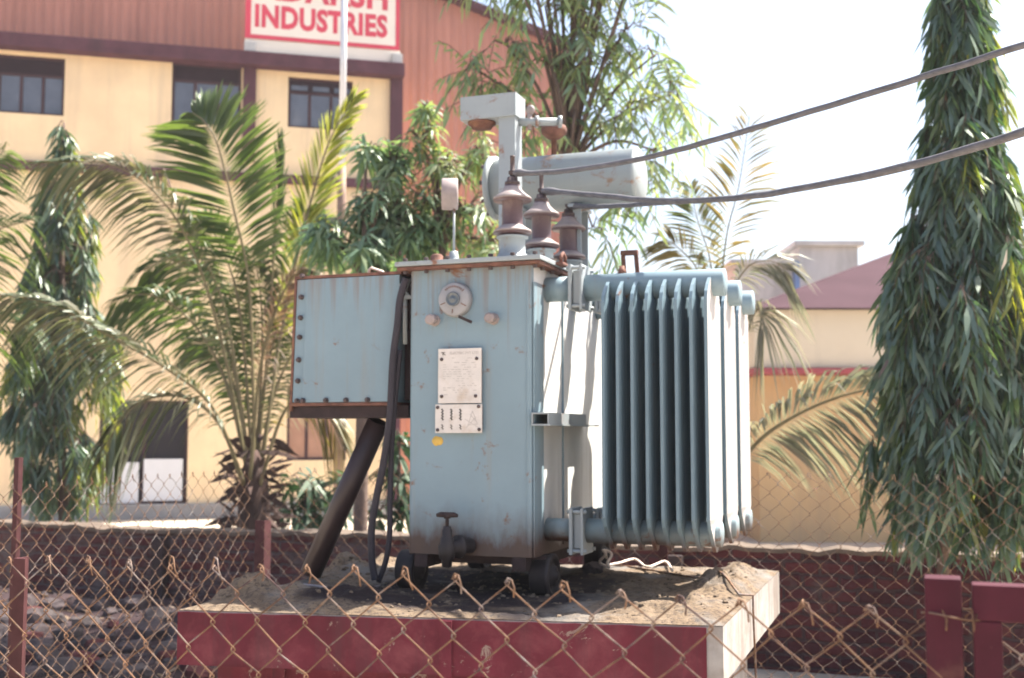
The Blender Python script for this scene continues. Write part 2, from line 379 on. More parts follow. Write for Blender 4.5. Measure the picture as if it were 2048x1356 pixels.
# ---------------------------------------------------------------- plinth
ZP = -.68
FL = atz(357, 1221, ZP); FR = atz(1446, 1254, ZP); BR = atz(1558, 1143, ZP); BL = FL + (BR - FR)
def slabpt(a, b): return FL.lerp(FR, a).lerp(BL.lerp(BR, a), b)
plinth = thing('transformer_plinth', (slabpt(.5, .5).x, slabpt(.5, .5).y, 0), 'concrete plinth with dark red front, carrying the transformer', 'plinth')
TH = .20
mb = MB()
def quadbox(mb, pts, z0, z1, m=0, mfront=None):
    vs = [Vector((p.x, p.y, z0)) for p in pts] + [Vector((p.x, p.y, z1)) for p in pts]
    mb.add(vs, [(3, 2, 1, 0), (4, 5, 6, 7), (1, 2, 6, 5), (2, 3, 7, 6), (3, 0, 4, 7)], m)
    mb.add(vs, [(0, 1, 5, 4)], m if mfront is None else mfront)
quadbox(mb, [FL, FR, BR, BL], CAMZ + ZP - TH, CAMZ + ZP)
slab = mb.build('slab', M['cement'], plinth, plinth)
fdir = (FR - FL).normalized(); fn = Vector((fdir.y, -fdir.x, 0))
mb = MB()                                                            # painted render on the front of the slab
a0, a1 = 0.0, .972
P0 = slabpt(a0, 0); P1 = slabpt(a1, 0)
seg = 60
for i in range(seg):
    A = P0.lerp(P1, i / seg); B = P0.lerp(P1, (i + 1) / seg)
    j0 = .004 * noise.noise((i * .4, 0, 3)); j1 = .004 * noise.noise(((i + 1) * .4, 0, 3))
    o = fn * .006
    z0, z1 = CAMZ + ZP - TH - .002, CAMZ + ZP - .004
    mb.add([A + o + Vector((0, 0, z0 - A.z)), B + o + Vector((0, 0, z0 - B.z)), B + o + Vector((0, 0, z1 - B.z + j1)), A + o + Vector((0, 0, z1 - A.z + j0)),
            A + Vector((0, 0, z0 - A.z)) , B + Vector((0, 0, z0 - B.z)), B + Vector((0, 0, z1 - B.z + j1)), A + Vector((0, 0, z1 - A.z + j0))],
           [(0, 1, 2, 3), (3, 2, 6, 7), (1, 0, 4, 5)] + ([(0, 3, 7, 4)] if i == 0 else []) + ([(1, 5, 6, 2)] if i == seg - 1 else []))
rf = mb.build('painted_front', M['redpaint'], plinth, plinth)
mb = MB()
for pxx, ww in ((893, .045), (543, .05)):
    q = hit(pxx, 1290, FL, fn); q = Vector((q.x, q.y, 0))
    top = CAMZ + ZP - (.004 if pxx > 800 else TH + .004)
    mb = MB(); mb.obox(q + fn * (.012 if pxx > 800 else -.08) + Vector((0, 0, (top) / 2 + .01)), fdir * ww / 2, fn * .006, Vector((0, 0, top / 2 - .012)))
    mb.build('pilaster_strip', M['redpaint'], plinth, plinth)
mb = MB()
ins = [slabpt(.045, .07), slabpt(.93, .07), slabpt(.93, .93), slabpt(.045, .93)]
quadbox(mb, ins, -.02, CAMZ + ZP - TH - .001, 0, 1)
mb.build('pier', [M['cement'], M['redpaint']], plinth, plinth)

# loose earth and cement spoil on the slab
def soil_h(p):
    h = .012 + .010 * noise.noise((p.x * 7, p.y * 7, .3)) + .006 * noise.noise((p.x * 23, p.y * 23, 1.3)) + .003 * noise.noise((p.x * 60, p.y * 60, 2.3))
    for px, py, sx, sy, hh in MOUNDS:
        q = MP[(px, py)]; d = p - q; a = d.dot(EX) / sx; b = d.dot(EY) / sy
        h += hh * math.exp(-(a * a + b * b)) * (1 + .5 * noise.noise((p.x * 11, p.y * 11, 5)) + .25 * noise.noise((p.x * 31, p.y * 31, 7)))
    return max(h, .003)
MOUNDS = [(560, 1205, .30, .12, .055), (470, 1200, .16, .12, .05), (730, 1205, .16, .10, .04), (690, 1150, .22, .14, .055), (780, 1120, .12, .2, .085), (640, 1148, .10, .1, .05),
          (1440, 1185, .13, .16, .07), (1330, 1230, .22, .09, .035), (1480, 1150, .07, .12, .05), (1390, 1215, .1, .07, .04), (1250, 1160, .3, .12, .02), (1190, 1150, .06, .05, .035), (1000, 1160, .2, .1, .012)]
MP = {(m[0], m[1]): atz(m[0], m[1], ZP) for m in MOUNDS}
na, nb = 190, 130
vs = []; oil = []
for j in range(nb + 1):
    for i in range(na + 1):
        a, b = i / na, j / nb
        p = slabpt(a, b)
        e = min(a * 2.0, (1 - a) * 2.0, b * 1.8, (1 - b) * 1.8)
        k = min(1, e / .05); k = k * k * (3 - 2 * k)
        h = soil_h(p) * (.12 + .88 * k)
        vs.append((p.x, p.y, CAMZ + ZP + .002 + h))
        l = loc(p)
        du = max(-.74 - l.x, 0, l.x - .14); dw = max(-.36 - l.y, 0, l.y - .70)  # area widened past the oil stain to paint shade beneath the tank
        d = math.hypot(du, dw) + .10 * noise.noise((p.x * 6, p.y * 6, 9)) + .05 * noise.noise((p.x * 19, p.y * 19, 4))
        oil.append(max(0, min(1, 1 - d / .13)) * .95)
fs = [(j * (na + 1) + i, j * (na + 1) + i + 1, (j + 1) * (na + 1) + i + 1, (j + 1) * (na + 1) + i) for j in range(nb) for i in range(na)]
rim = [i for i in range(na + 1)] + [j * (na + 1) + na for j in range(1, nb + 1)] + [nb * (na + 1) + i for i in range(na - 1, -1, -1)] + [j * (na + 1) for j in range(nb - 1, 0, -1)]
base0 = len(vs)
for k in rim: vs.append((vs[k][0], vs[k][1], CAMZ + ZP + .001)); oil.append(0)
for t in range(len(rim)):
    t2 = (t + 1) % len(rim); fs.append((rim[t2], rim[t], base0 + t, base0 + t2))
mb = MB(); mb.add(vs, fs, 0, False)
so_ = mb.build('soil_heap', M['soil'])
att = so_.data.attributes.new('oil', 'FLOAT', 'POINT'); att.data.foreach_set('value', oil)
tag(so_, kind='stuff')
def soilz(p):
    return CAMZ + ZP + .002 + soil_h(p)

# ---------------------------------------------------------------- transformer
T0 = Vector((ORG.x, ORG.y, CAMZ + ZP))
tr = thing('transformer', T0, 'blue grey oil filled transformer on wheels with cooling fins and top bushings', 'transformer', None, -PHI)
UP = -ZP                                     # local z = eye-relative z + UP
def tb(mb, name, mats, parent=tr): return mb.build(name, mats, parent, off=(0, 0, UP))
TZ0, TZ1, TW, TD = -.505, .688, .555, 1.10
# tank: rounded vertical corners
def roundrect(u0, u1, w0, w1, r, n=4):
    pts = []
    for cx, cy, a0 in ((u1 - r, w0 + r, -90), (u1 - r, w1 - r, 0), (u0 + r, w1 - r, 90), (u0 + r, w0 + r, 180)):
        for k in range(n + 1):
            a = R(a0 + 90 * k / n); pts.append(Vector((cx + r * math.cos(a), cy + r * math.sin(a), 0)))
    return pts
mb = MB(); rr = roundrect(-TW, 0, 0, TD, .018)
n = len(rr); vs = []
for z in (TZ0, TZ0 + .02, TZ1): vs += [Vector((q.x, q.y, z)) for q in rr]
fs = [list(range(n))[::-1], [2 * n + i for i in range(n)]]
for k in range(2): fs += [(k * n + i, k * n + (i + 1) % n, (k + 1) * n + (i + 1) % n, (k + 1) * n + i) for i in range(n)]
mb.add(vs, fs, 0)
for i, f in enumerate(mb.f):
    if all(mb.v[k][0] > -.0001 for k in f): mb.m[i] = 1  # right-hand face takes the paint with sunlight in its colour
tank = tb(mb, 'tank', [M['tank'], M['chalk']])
mb = MB(); mb.box(.0015, .007, .004, .125, -.505, .62, 0, .001); tb(mb, 'corner_plate', M['tank'], tank)
mb = MB(); mb.box(-TW - .004, .008, TD * .36, TD * .36 + .006, TZ0 + .02, TZ1, 0)
mb.box(-.030, -.026, -.002, .0, -.47, .60, 0); tb(mb, 'weld_seam', M['tank'], tank)
mb = MB(); mb.box(-TW - .04, .045, -.045, TD + .045, TZ1, TZ1 + .014, 0, .003); tb(mb, 'tank_rim', M['rust'])
mb = MB(); mb.box(-TW - .048, .052, -.053, TD + .053, TZ1 + .016, TZ1 + .036, 0, .004); cover = tb(mb, 'cover', M['grey'])
CZ = TZ1 + .036
for i in range(7):
    u = -TW - .01 + i * (TW + .03) / 6
    b = MB(); b.lathe((u, -.024, TZ1 - .014), (0, 0, 1), [(.010, 0), (.010, .012), (.006, .014), (.006, .056), (.011, .056), (.011, .066), (.005, .068)], 8, 0, False); tb(b, 'bolt', M['bolt'], cover)
for i in range(9):
    wv = .06 + i * .125
    b = MB(); b.lathe((.024, wv, TZ1 - .014), (0, 0, 1), [(.010, 0), (.010, .012), (.006, .014), (.006, .056), (.011, .056), (.011, .066), (.005, .068)], 8, 0, False); tb(b, 'bolt', M['bolt'], cover)
for wv in (.20, 1.0):
    b = MB(); b.box(.052, .085, wv - .05, wv + .05, TZ1 + .02, TZ1 + .032, 0, .003); b.tube([(.07, wv - .03, TZ1 + .03), (.07, wv - .03, TZ1 + .06), (.07, wv, TZ1 + .075), (.07, wv + .03, TZ1 + .06), (.07, wv + .03, TZ1 + .03)], .008, 8)
    tb(b, 'lifting_lug', M['rust'], cover)
b = MB(); b.lathe((-.50, .16, CZ), (0, 0, 1), [(.036, 0), (.036, .012), (.026, .014), (.028, .05), (.02, .058), (.012, .06)], 14); tb(b, 'filler_cap', M['rust'], cover)
# channel on the side of the tank
b = MB(); b.box(.0, .075, -.015, .52, .075, .081); b.box(.069, .075, -.015, .52, .035, .0749); b.box(.0, .080, -.015, .72, .028, .0349); b.box(.0, .006, -.015, .52, .035, .075)
tb(b, 'side_channel', M['grey'])
# base frame and wheels
b = MB()
for wv in (.13, .93):
    b.box(-TW - .03, .03, wv - .05, wv + .05, -.545, -.506, 0, .003)
b.box(-TW + .03, -TW + .09, -.0, TD, -.560, -.5075, 0, .003); b.box(-.09, -.03, 0, TD, -.560, -.5075, 0, .003)
tb(b, 'base_frame', M['darkrust'])
for u0 in (-TW - .085, -.035):
    for wv in (.13, .93):
        wh = MB(); wh.lathe((u0, wv, ZP + .092), (1, 0, 0), [(.020, 0), (.045, .0), (.048, .010), (.068, .010), (.072, 0), (.082, 0), (.085, .006), (.085, .062), (.09, .068), (.09, .082), (.082, .086), (.07, .084), (.068, .074), (.045, .072), (.04, .09), (.02, .092), (.018, .102), (.004, .104)], 32)
        whl = tb(wh, 'wheel', M['iron'])
        a = MB(); a.box(u0 + .03, u0 + .055, wv - .05, wv + .05, ZP + .15, -.545, 0); tb(a, 'fork', M['darkrust'], whl)
# --- radiators
FINS = [.285 + .0600 * j for j in range(8)]
for k in range(3):
    wc = .19 + .392 * k
    rad = bpy.data.objects.new('radiator', None); C.objects.link(rad); rad.parent = tr
    for zc, rr_, nm in ((.607, .056, 'top'), (-.405, .050, 'bottom')):
        hl = .592 if nm == 'top' else .565
        h = MB(); h.lathe((.165, wc, zc), (1, 0, 0), [(rr_, 0), (rr_, hl), (rr_ * .985, hl + .003), (.01, hl + .004)], 28)
        h.lathe((0.0, wc, zc), (1, 0, 0), [(rr_ * .95, 0), (rr_ * .95, .115)], 24)
        tb(h, 'header_pipe', M['blue'] if nm == 'top' else M['lowpipe'], rad)
        fl = MB(); fk = 1.0 if k == 0 else .74
        fl.box(.117, .131, wc - .078 * fk, wc + .078 * fk, zc - .095 * fk, zc + .095 * fk, 0, .004); fl.box(.1335, .164, wc - .055, wc + .055, zc - .07, zc + .07, 0, .004); fl.box(.1665, .178, wc - .078 * fk, wc + .078 * fk, zc - .095 * fk, zc + .095 * fk, 0, .004)
        for sg in (-1, 1):
            for sz in (-1, 1): fl.tube([(.108, wc + sg * .064 * fk, zc + sz * .08 * fk), (.19, wc + sg * .064 * fk, zc + sz * .08 * fk)], .008, 8)
        tb(fl, 'valve_flange', M['grey'], rad)
    b = MB(); b.lathe((.33, wc, .66), (0, 0, 1), [(.016, 0), (.016, .02), (.011, .022), (.011, .034)], 10); tb(b, 'plug', M['rust'], rad)
    for j, u in enumerate(FINS):
        # pressed panel: fluted section across its width, narrowed at the headers
        fm = MB(); W2 = .143; nw = 41
        zs = [.640, .618, .590, .560, .53, .0, -.34, -.375, -.41, -.445, -.475]
        ws = [.030, .060, .100, .130, W2, W2, W2, .125, .085, .050, .015]
        vs = []
        for z, wd in zip(zs, ws):
            for side in (1, -1):
                for q in range(nw):
                    t = -1 + 2 * q / (nw - 1)
                    fl_ = .0062 if abs(t) > .97 else .0045 + .0065 * (math.cos(t * 7 * math.pi) * .5 + .5)
                    if z > .55 or z < -.37: fl_ = .007
                    vs.append(Vector((u + side * fl_, wc + t * wd, z)))
        fs = []
        S = 2 * nw
        for a in range(len(zs) - 1):
            for q in range(nw - 1):
                fs.append((a * S + q, a * S + q + 1, (a + 1) * S + q + 1, (a + 1) * S + q))
                fs.append((a * S + nw + q + 1, a * S + nw + q, (a + 1) * S + nw + q, (a + 1) * S + nw + q + 1))
            fs.append((a * S, (a + 1) * S, (a + 1) * S + nw, a * S + nw))
            fs.append((a * S + nw - 1, a * S + S - 1, (a + 1) * S + S - 1, (a + 1) * S + nw - 1))
        fs.append([q for q in range(nw)] + [nw + q for q in range(nw - 1, -1, -1)])
        e = (len(zs) - 1) * S
        fs.append([e + nw + q for q in range(nw)] + [e + q for q in range(nw - 1, -1, -1)])
        fm.add(vs, fs, 0, False)
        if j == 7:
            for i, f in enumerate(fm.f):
                if all(fm.v[k][0] > u for k in f): fm.m[i] = 1  # outer face of the last fin takes the painted-in sunlight
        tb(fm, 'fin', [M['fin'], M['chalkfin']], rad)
b = MB(); b.bar((.15, .97, .66), (.135, .97, .86), .02, .012); b.bar((.215, .97, .66), (.20, .97, .86), .02, .012); b.box(.125, .21, .955, .985, .861, .885, 0, .004)
tb(b, 'lifting_bracket', M['rust'])
# --- high voltage bushings
BUS = []
for wv, sc in ((.112, 1.0), (.49, .96), (.87, .96)):
    u = -.128 + (.004 if wv > .3 else 0) + (.012 if wv > .8 else 0)
    z0 = CZ
    bs = bpy.data.objects.new('bushing', None); C.objects.link(bs); bs.parent = tr
    b = MB(); b.lathe((u, wv, z0), (0, 0, 1), [(.088, 0), (.088, .014), (.066, .016), (.064, .03), (.056, .034), (.054, .098), (.068, .10), (.068, .108)], 24); tb(b, 'turret', M['grey'], bs)
    b = MB(); b.lathe((u, wv, z0 + .108), (0, 0, 1), [(.05, 0), (.052, .008), (.08, .010), (.084, .017), (.08, .024), (.062, .034), (.047, .046), (.044, .06), (.044, .148), (.047, .154), (.08, .151), (.084, .157), (.08, .166), (.058, .182), (.040, .200), (.034, .214), (.034, .222)], 28)
    tb(b, 'porcelain', [M['porc']], bs)
    b = MB(); b.lathe((u, wv, z0 + .108), (0, 0, 1), [(.0845, .0165), (.081, .0255), (.063, .0355), (.048, .0472)], 28); tb(b, 'dust_film', M['dust'], bs); b = MB(); b.lathe((u, wv, z0 + .108), (0, 0, 1), [(.0845, .1575), (.081, .1675), (.059, .1835), (.041, .2015), (.035, .215)], 28)
    tb(b, 'dust_film', M['dust'], bs)
    b = MB(); b.lathe((u, wv, z0 + .33), (0, 0, 1), [(.033, 0), (.033, .014), (.024, .018), (.022, .034), (.010, .036), (.010, .12), (.011, .121), (.011, .128), (.003, .13)], 16); b.box(u - .014, u + .014, wv - .012, wv + .012, z0 + .375, z0 + .392, 0, .003)
    tb(b, 'stud', M['bolt'], bs)
    BUS.append((u, wv, z0))
# --- conservator
cz = 1.235; cw = .93; cu0, cu1, cr = -.50, .215, .142
b = MB(); b.lathe((cu0, cw, cz), (1, 0, 0), [(cr, 0), (cr, cu1 - cu0), (cr * 1.02, cu1 - cu0 + .002), (cr * 1.02, cu1 - cu0 + .012), (cr * .95, cu1 - cu0 + .022), (cr * .6, cu1 - cu0 + .036), (.01, cu1 - cu0 + .042)], 40)
con = tb(b, 'conservator', M['cons'])
b = MB(); b.lathe((cu0 - .03, cw, cz), (1, 0, 0), [(.02, -.016), (cr * .7, -.014), (cr + .014, 0), (cr + .019, .004), (cr + .019, .026)], 40); ef = tb(b, 'end_flange', M['cons'], con)
for q in range(10):
    a = 2 * math.pi * q / 10; b = MB(); b.lathe((cu0 - .045, cw + (cr + .004) * math.cos(a), cz + (cr + .004) * math.sin(a)), (1, 0, 0), [(.010, 0), (.010, .016)], 6, 0, False); tb(b, 'bolt', M['bolt'], con)
for u in (-.36, -.07):
    b = MB(); b.bar((u, cw - .06, CZ), (u, cw - .06, cz - .11), .045, .008); b.bar((u, cw + .06, CZ), (u, cw + .06, cz - .11), .045, .008); b.box(u - .03, u + .03, cw - .11, cw + .11, cz - cr - .002, cz - cr + .012, 0, .002)
    tb(b, 'support_bracket', M['grey'], con)
q = onw(1108, 268, cw); q2 = onw(1113, 300, cw)
b = MB(); b.lathe((q.x, cw, cz + cr - .01), (0, 0, 1), [(.014, 0), (.014, q.z - cz - cr - .02), (.03, q.z - cz - cr - .015), (.062, q.z - cz - cr + .01), (.066, q.z - cz - cr + .03), (.058, q.z - cz - cr + .05), (.03, q.z - cz - cr + .062), (.01, q.z - cz - cr + .064)], 20)
tb(b, 'breather', M['rust'], con)
# --- explosion vent: square stand pipe with a box head
vw = .58; ua = onw(997, 400, vw).x; ub = onw(1030, 400, vw).x
zt = onw(1000, 235, vw).z; zh = onw(1030, 185, vw).z
b = MB(); b.box(ua, ub, vw, vw + .10, CZ, zt + .01, 0, .004); vent = tb(b, 'vent_pipe', M['grey'])
hu0 = onw(921, 220, vw - .01).x; hu1 = onw(1031, 220, vw - .01).x
b = MB(); b.box(hu0, hu1 + .002, vw - .015, vw + .125, zt, zh, 0, .004); hd = tb(b, 'vent_head', M['grey'], vent)
b = MB(); b.lathe((hu0 + .085, vw + .055, zt + .002), (0, 0, -1), [(.068, 0), (.068, .012), (.055, .016), (.05, .03), (.02, .034)], 22); tb(b, 'diaphragm', M['rust'], hd)
b = MB(); za = onw(1085, 244, vw + .1).z; eq = onw(1122, 244, vw + .14)
b.tube([(ub - .01, vw + .06, za), (eq.x, vw + .14, za + .004)], .019, 12); ax_ = Vector((eq.x - ub, .08, 0)).normalized()
for t in (.42, .98): b.lathe(Vector((ub, vw + .06, za)).lerp(Vector((eq.x, vw + .14, za + .004)), t) - ax_ * .008, ax_, [(.03, 0), (.03, .016)], 14)
tb(b, 'equalising_pipe', M['grey'], vent)
b = MB(); b.tube([(ub + .045, vw + .08, zt - .05), (ub + .045, vw + .08, zt + .03)], .012, 8); b.lathe((ub + .05, vw + .08, zt + .045), (.5, 1, 0), [(.016, -.012), (.022, -.008), (.025, 0), (.022, .008), (.016, .012)], 14); tb(b, 'pressure_fitting', M['dust'], vent)
# --- dial thermometer on a stem
tq = onw(900, 388, .21)
b = MB(); b.lathe((tq.x - .034, .20, tq.z), (.94, .36, 0), [(.068, -.001), (.070, .002), (.071, .004), (.071, .066), (.069, .070), (.02, .071)], 32); dt = tb(b, 'dial_thermometer', M['dust'])
sq = onw(908, 430, .21)
b = MB(); b.tube([(sq.x, .21, tq.z - .06), (sq.x, .21, CZ + .06)], .006, 8); b.lathe((sq.x, .21, CZ), (0, 0, 1), [(.062, 0), (.062, .01), (.03, .014), (.022, .05), (.018, .075), (.008, .078)], 16); tb(b, 'stem', M['grey'], dt)
# --- front gauge
gq = onw(913, 600, 0)
b = MB(); b.lathe((gq.x, -.0005, gq.z), (0, -1, 0), [(.074, 0), (.074, .012), (.069, .03), (.066, .032), (.030, .033)], 36); ga = tb(b, 'oil_level_gauge', M['dial'])
b = MB(); b.lathe((gq.x, -.0338, gq.z), (0, -1, 0), [(.030, 0), (.030, .010), (.026, .012), (.024, .006), (.008, .006), (.007, .014), (.002, .014)], 24); tb(b, 'sight_glass', M['glassd'], ga)
b = MB()
for a, l0, l1 in ((200, .04, .062), (-28, .038, .066), (-95, .042, .06), (40, .05, .064)):
    d = Vector((math.cos(R(a)), 0, math.sin(R(a)))); b.bar(Vector((gq.x, -.0343, gq.z)) + d * l0, Vector((gq.x, -.0343, gq.z)) + d * l1, .0035, .001, 0, Vector((0, 1, 0)))
for a in range(50, 132, 9):
    d = Vector((math.cos(R(a)), 0, math.sin(R(a)))); b.bar(Vector((gq.x, -.0343, gq.z)) + d * .05, Vector((gq.x, -.0343, gq.z)) + d * .058, .004, .001, 0, Vector((0, 1, 0)))
tb(b, 'dial_marks', M['rust'], ga)
lq = onw(930, 638, -.04)
b = MB(); b.bar((lq.x - .03, -.036, lq.z + .012), (lq.x + .028, -.036, lq.z - .014), .012, .006, 0, Vector((0, 1, 0))); tb(b, 'latch', M['darkrust'], ga)
for px, py in ((866, 640), (984, 637)):
    q = onw(px, py, -.02); b = MB(); b.lathe((q.x, 0, q.z), (0, -1, 0), [(.026, 0), (.026, .008), (.019, .010), (.019, .04), (.023, .04), (.023, .055), (.016, .06), (.004, .06)], 8, 0, False); tb(b, 'pipe_plug', M['dust'])
# --- nameplates
def plate(x0, y0, x1, y1, wv, name):
    a = onw(x0, y0, wv); c = onw(x1, y1, wv)
    b = MB(); b.box(a.x, c.x, wv - .003, wv + .003, c.z, a.z, 0, .0015)
    o = tb(b, name, M['plate'])
    bk = MB(); bk.box(a.x + .006, c.x - .006, wv + .0045, -.001, c.z + .006, a.z - .006); tb(bk, 'backing', M['rust'], o)
    return o, a, c
def screw(o, px, py, wv):
    q = onw(px, py, wv); b = MB(); b.lathe((q.x, wv - .003, q.z), (0, -1, 0), [(.0075, 0), (.0075, .004), (.004, .007), (.001, .007)], 8, 0, False); tb(b, 'screw', M['bolt'], o)
def textmesh(s, size, name, mat, parent, matrix, ext=.0006, bold=0.0, sx=1.0):
    cu = bpy.data.curves.new(name, 'FONT'); cu.body = s; cu.size = size; cu.extrude = ext; cu.offset = bold; cu.align_x = 'CENTER'; cu.align_y = 'CENTER'; cu.resolution_u = 3
    cu.space_character = 1.06 if bold > .01 else 1.0; to = bpy.data.objects.new(name, cu); C.objects.link(to)
    bpy.context.view_layer.update()
    me = bpy.data.meshes.new_from_object(to)
    bpy.data.objects.remove(to)
    me.transform(Matrix.Diagonal((sx, 1, 1, 1))); me.transform(matrix)
    me.materials.clear(); me.materials.append(mat)
    ob = bpy.data.objects.new(name, me); C.objects.link(ob); ob.parent = parent
    return ob
npl, a, c = plate(877, 698, 963, 806, -.022, 'nameplate')
for px, py in ((884, 719), (954, 717), (884, 793), (952, 792)): screw(npl, px, py, -.022)
def front_m(u, wv, z): return Matrix.Translation((u, wv, z + UP)) @ Matrix.Rotation(R(90), 4, 'X')
q = onw(928, 706, -.0252); textmesh('ELECTRIC PVT LTD', .0145, 'maker_text', M['faint'], npl, front_m(q.x, -.0254, q.z), .0003, .0004, 1.05)
q = onw(886, 707, -.0252); b = MB(); b.box(q.x - .008, q.x + .010, -.0257, -.0252, q.z + .002, q.z + .005); b.box(q.x - .002, q.x + .002, -.0257, -.0252, q.z - .008, q.z + .0015); b.bar((q.x + .002, -.0254, q.z + .001), (q.x + .011, -.0254, q.z - .008), .003, .0004, 0, Vector((0, 1, 0))); tb(b, 'logo_mark', M['ink'], npl)
b = MB(); rnd = random.Random(3)
for row in range(17):
    py = 716 + row * 4.6
    q0 = onw(888, py, -.0252)
    x = 886 + (18 if row < 2 else 0)
    while x < 950 - (14 if row < 2 else 0):
        l = rnd.uniform(3, 11); q1 = onw(x, py, -.0252); q2 = onw(min(x + l, 953), py, -.0252)
        if rnd.random() < .62: b.box(q1.x, q2.x, -.0256, -.0252, q1.z - .0013, q1.z + .0013)
        x += l + rnd.uniform(1.5, 5)
tb(b, 'worn_lettering', M['faint'], npl)
dpl, a, c = plate(871, 809, 964, 866, -.022, 'diagram_plate')
for px, py in ((876, 815), (958, 813), (876, 860), (959, 859)): screw(dpl, px, py, -.022)
b = MB()
for px in (884, 902, 920):
    for j in range(8):
        q = onw(px + (j % 2) * 1.6, 819 + j * 2.9, -.0252); b.box(q.x - .004, q.x + .004, -.0257, -.0252, q.z - .0026, q.z + .0026)
    for j in range(4):
        q = onw(px + (j % 2) * 1.6, 850 + j * 2.6, -.0252); b.box(q.x - .003, q.x + .003, -.0257, -.0252, q.z - .0022, q.z + .0022)
tb(b, 'winding_symbol', M['ink'], dpl)
b = MB()
for (x0, y0, x1, y1) in ((936, 850, 945, 822), (945, 822, 955, 848), (936, 850, 955, 848), (930, 838, 958, 856), (932, 856, 952, 834), (940, 828, 952, 842)):
    A = onw(x0, y0, -.0254); B = onw(x1, y1, -.0254); b.bar(A, B, .002, .0004, 0, Vector((0, 1, 0)))
tb(b, 'vector_symbol', M['faint'], dpl)
q = onw(875, 882, 0); b = MB(); b.lathe((q.x, .0, q.z), (0, -1, 0), [(.026, 0), (.025, .0012), (.001, .0016)], 20)
for i, v in enumerate(b.v): b.v[i] = (v[0], v[1], q.z + (v[2] - q.z) * .78 * (1 + .1 * math.sin(v[0] * 200)))
tb(b, 'paint_dab', M['yellow'])
# --- drain valve
dv = onw(894, 1092, -.10); D = lambda px, py: onw(px, py, -.10)
b = MB(); zb = dv.z
b.lathe((dv.x, -.10, D(894, 1135).z), (0, 0, 1), [(.012, 0), (.02, .004), (.022, .03), (.030, .034), (.034, .06), (.036, .085), (.028, .10), (.026, .12), (.021, .124), (.021, .150), (.016, .156), (.016, .165)], 16)
b.lathe((dv.x, -.10, zb - .005), (.55, .8, 0), [(.030, 0), (.030, .05), (.048, .05), (.048, .066), (.03, .067), (.03, .12)], 16)
dvo = tb(b, 'drain_valve', M['iron'])
b = MB(); hz = D(894, 1031).z; b.tube([(dv.x, -.10, D(894, 1060).z), (dv.x, -.10, hz + .012)], .008, 8); b.tube([(dv.x - .046, -.10, hz), (dv.x - .03, -.10, hz + .003), (dv.x + .03, -.10, hz + .003), (dv.x + .046, -.10, hz)], [.007, .011, .011, .007], 8); b.lathe((dv.x, -.10, hz - .012), (0, 0, 1), [(.014, 0), (.014, .024)], 10); tb(b, 'valve_handle', M['darkrust'], dvo)
# --- cable box on the left side
def shear(v): return Vector((v.x - (.70 - v.z) * .030, v.y, v.z))
cbx0, cbx1, cbz0, cbz1, cbw = -1.135, -.625, .105, .695, .05
b = MB(); b.box(cbx0 + .012, cbx1, cbw + .008, cbw + .37, cbz0 + .012, cbz1 - .01, 0, .004, shear); cb = tb(b, 'cable_box', M['boxblue'])
b = MB(); b.box(cbx0 + .055, cbx1 + .004, cbw - .012, cbw + .0065, cbz0 + .028, cbz1 - .012, 0, .003, shear); b.box(cbx0 + .004, cbx0 + .053, cbw - .006, cbw + .0065, cbz0 + .028, cbz1 - .012, 0, .003, shear); lid = tb(b, 'lid', M['boxblue'], cb)
b = MB(); b.box(cbx0 - .008, cbx0 + .0035, cbw - .01, cbw + .38, cbz0 - .01, cbz1, 0, .002, shear); b.box(cbx0 - .008, cbx1 + .01, cbw - .01, cbw + .38, cbz1 - .009, cbz1 + .004, 0, .002, shear); b.box(cbx0 - .008, cbx1 + .01, cbw - .014, cbw + .38, cbz0 + .012, cbz0 + .026, 0, .002, shear); tb(b, 'edge_angle', M['rust'], cb)
b = MB(); b.box(cbx0 - .012, cbx1 + .06, cbw + .004, cbw + .36, cbz0 - .040, cbz0 + .0115, 0, .003, shear); tb(b, 'gland_plate', M['darkrust'], cb)
for py in (553, 595, 636, 675, 720, 762, 802):
    z = onw(600, py, cbw).z; b = MB(); v = shear(Vector((cbx0 + .030, 0, z))); b.lathe((v.x, cbw - .006, z), (0, -1, 0), [(.013, 0), (.013, .006), (.009, .007), (.009, .016), (.002, .017)], 6, 0, False); tb(b, 'bolt', M['bolt'], lid)
for px in (609, 655, 695, 738):
    q = onw(px, 815, cbw); b = MB(); b.lathe((q.x, cbw - .012, cbz0 + .036), (0, -1, 0), [(.013, 0), (.013, .006), (.009, .007), (.009, .016), (.002, .017)], 6, 0, False); tb(b, 'bolt', M['bolt'], lid)
h0 = onw(737, 531, .15); h1 = onw(769, 531, .15)
b = MB(); b.tube([(h0.x, .15, cbz1), (h0.x + .004, .15, cbz1 + .035), (h0.x + .015, .15, cbz1 + .042), (h1.x - .01, .15, cbz1 + .022), (h1.x, .15, cbz1 + .012), (h1.x + .004, .15, cbz1)], .006, 8); tb(b, 'handle', M['paleplastic'], cb)
b = MB(); b.box(cbx1 + .001, -TW - .001, .10, .40, .14, .66, 0, .004); tb(b, 'box_neck', M['darkrust'], cb)
q = onw(808, 620, .04); b = MB(); b.tube([(q.x, .05, .64), (q.x + .002, .05, .38)], .010, 8); b.box(q.x - .03, q.x + .04, .03, .05, .575, .59); b.bar((q.x - .02, .04, .64), (q.x + .03, .04, .58), .016, .008); b.bar((q.x + .025, .04, .66), (q.x - .005, .04, .585), .012, .008); tb(b, 'clamp', M['grey'], cb)

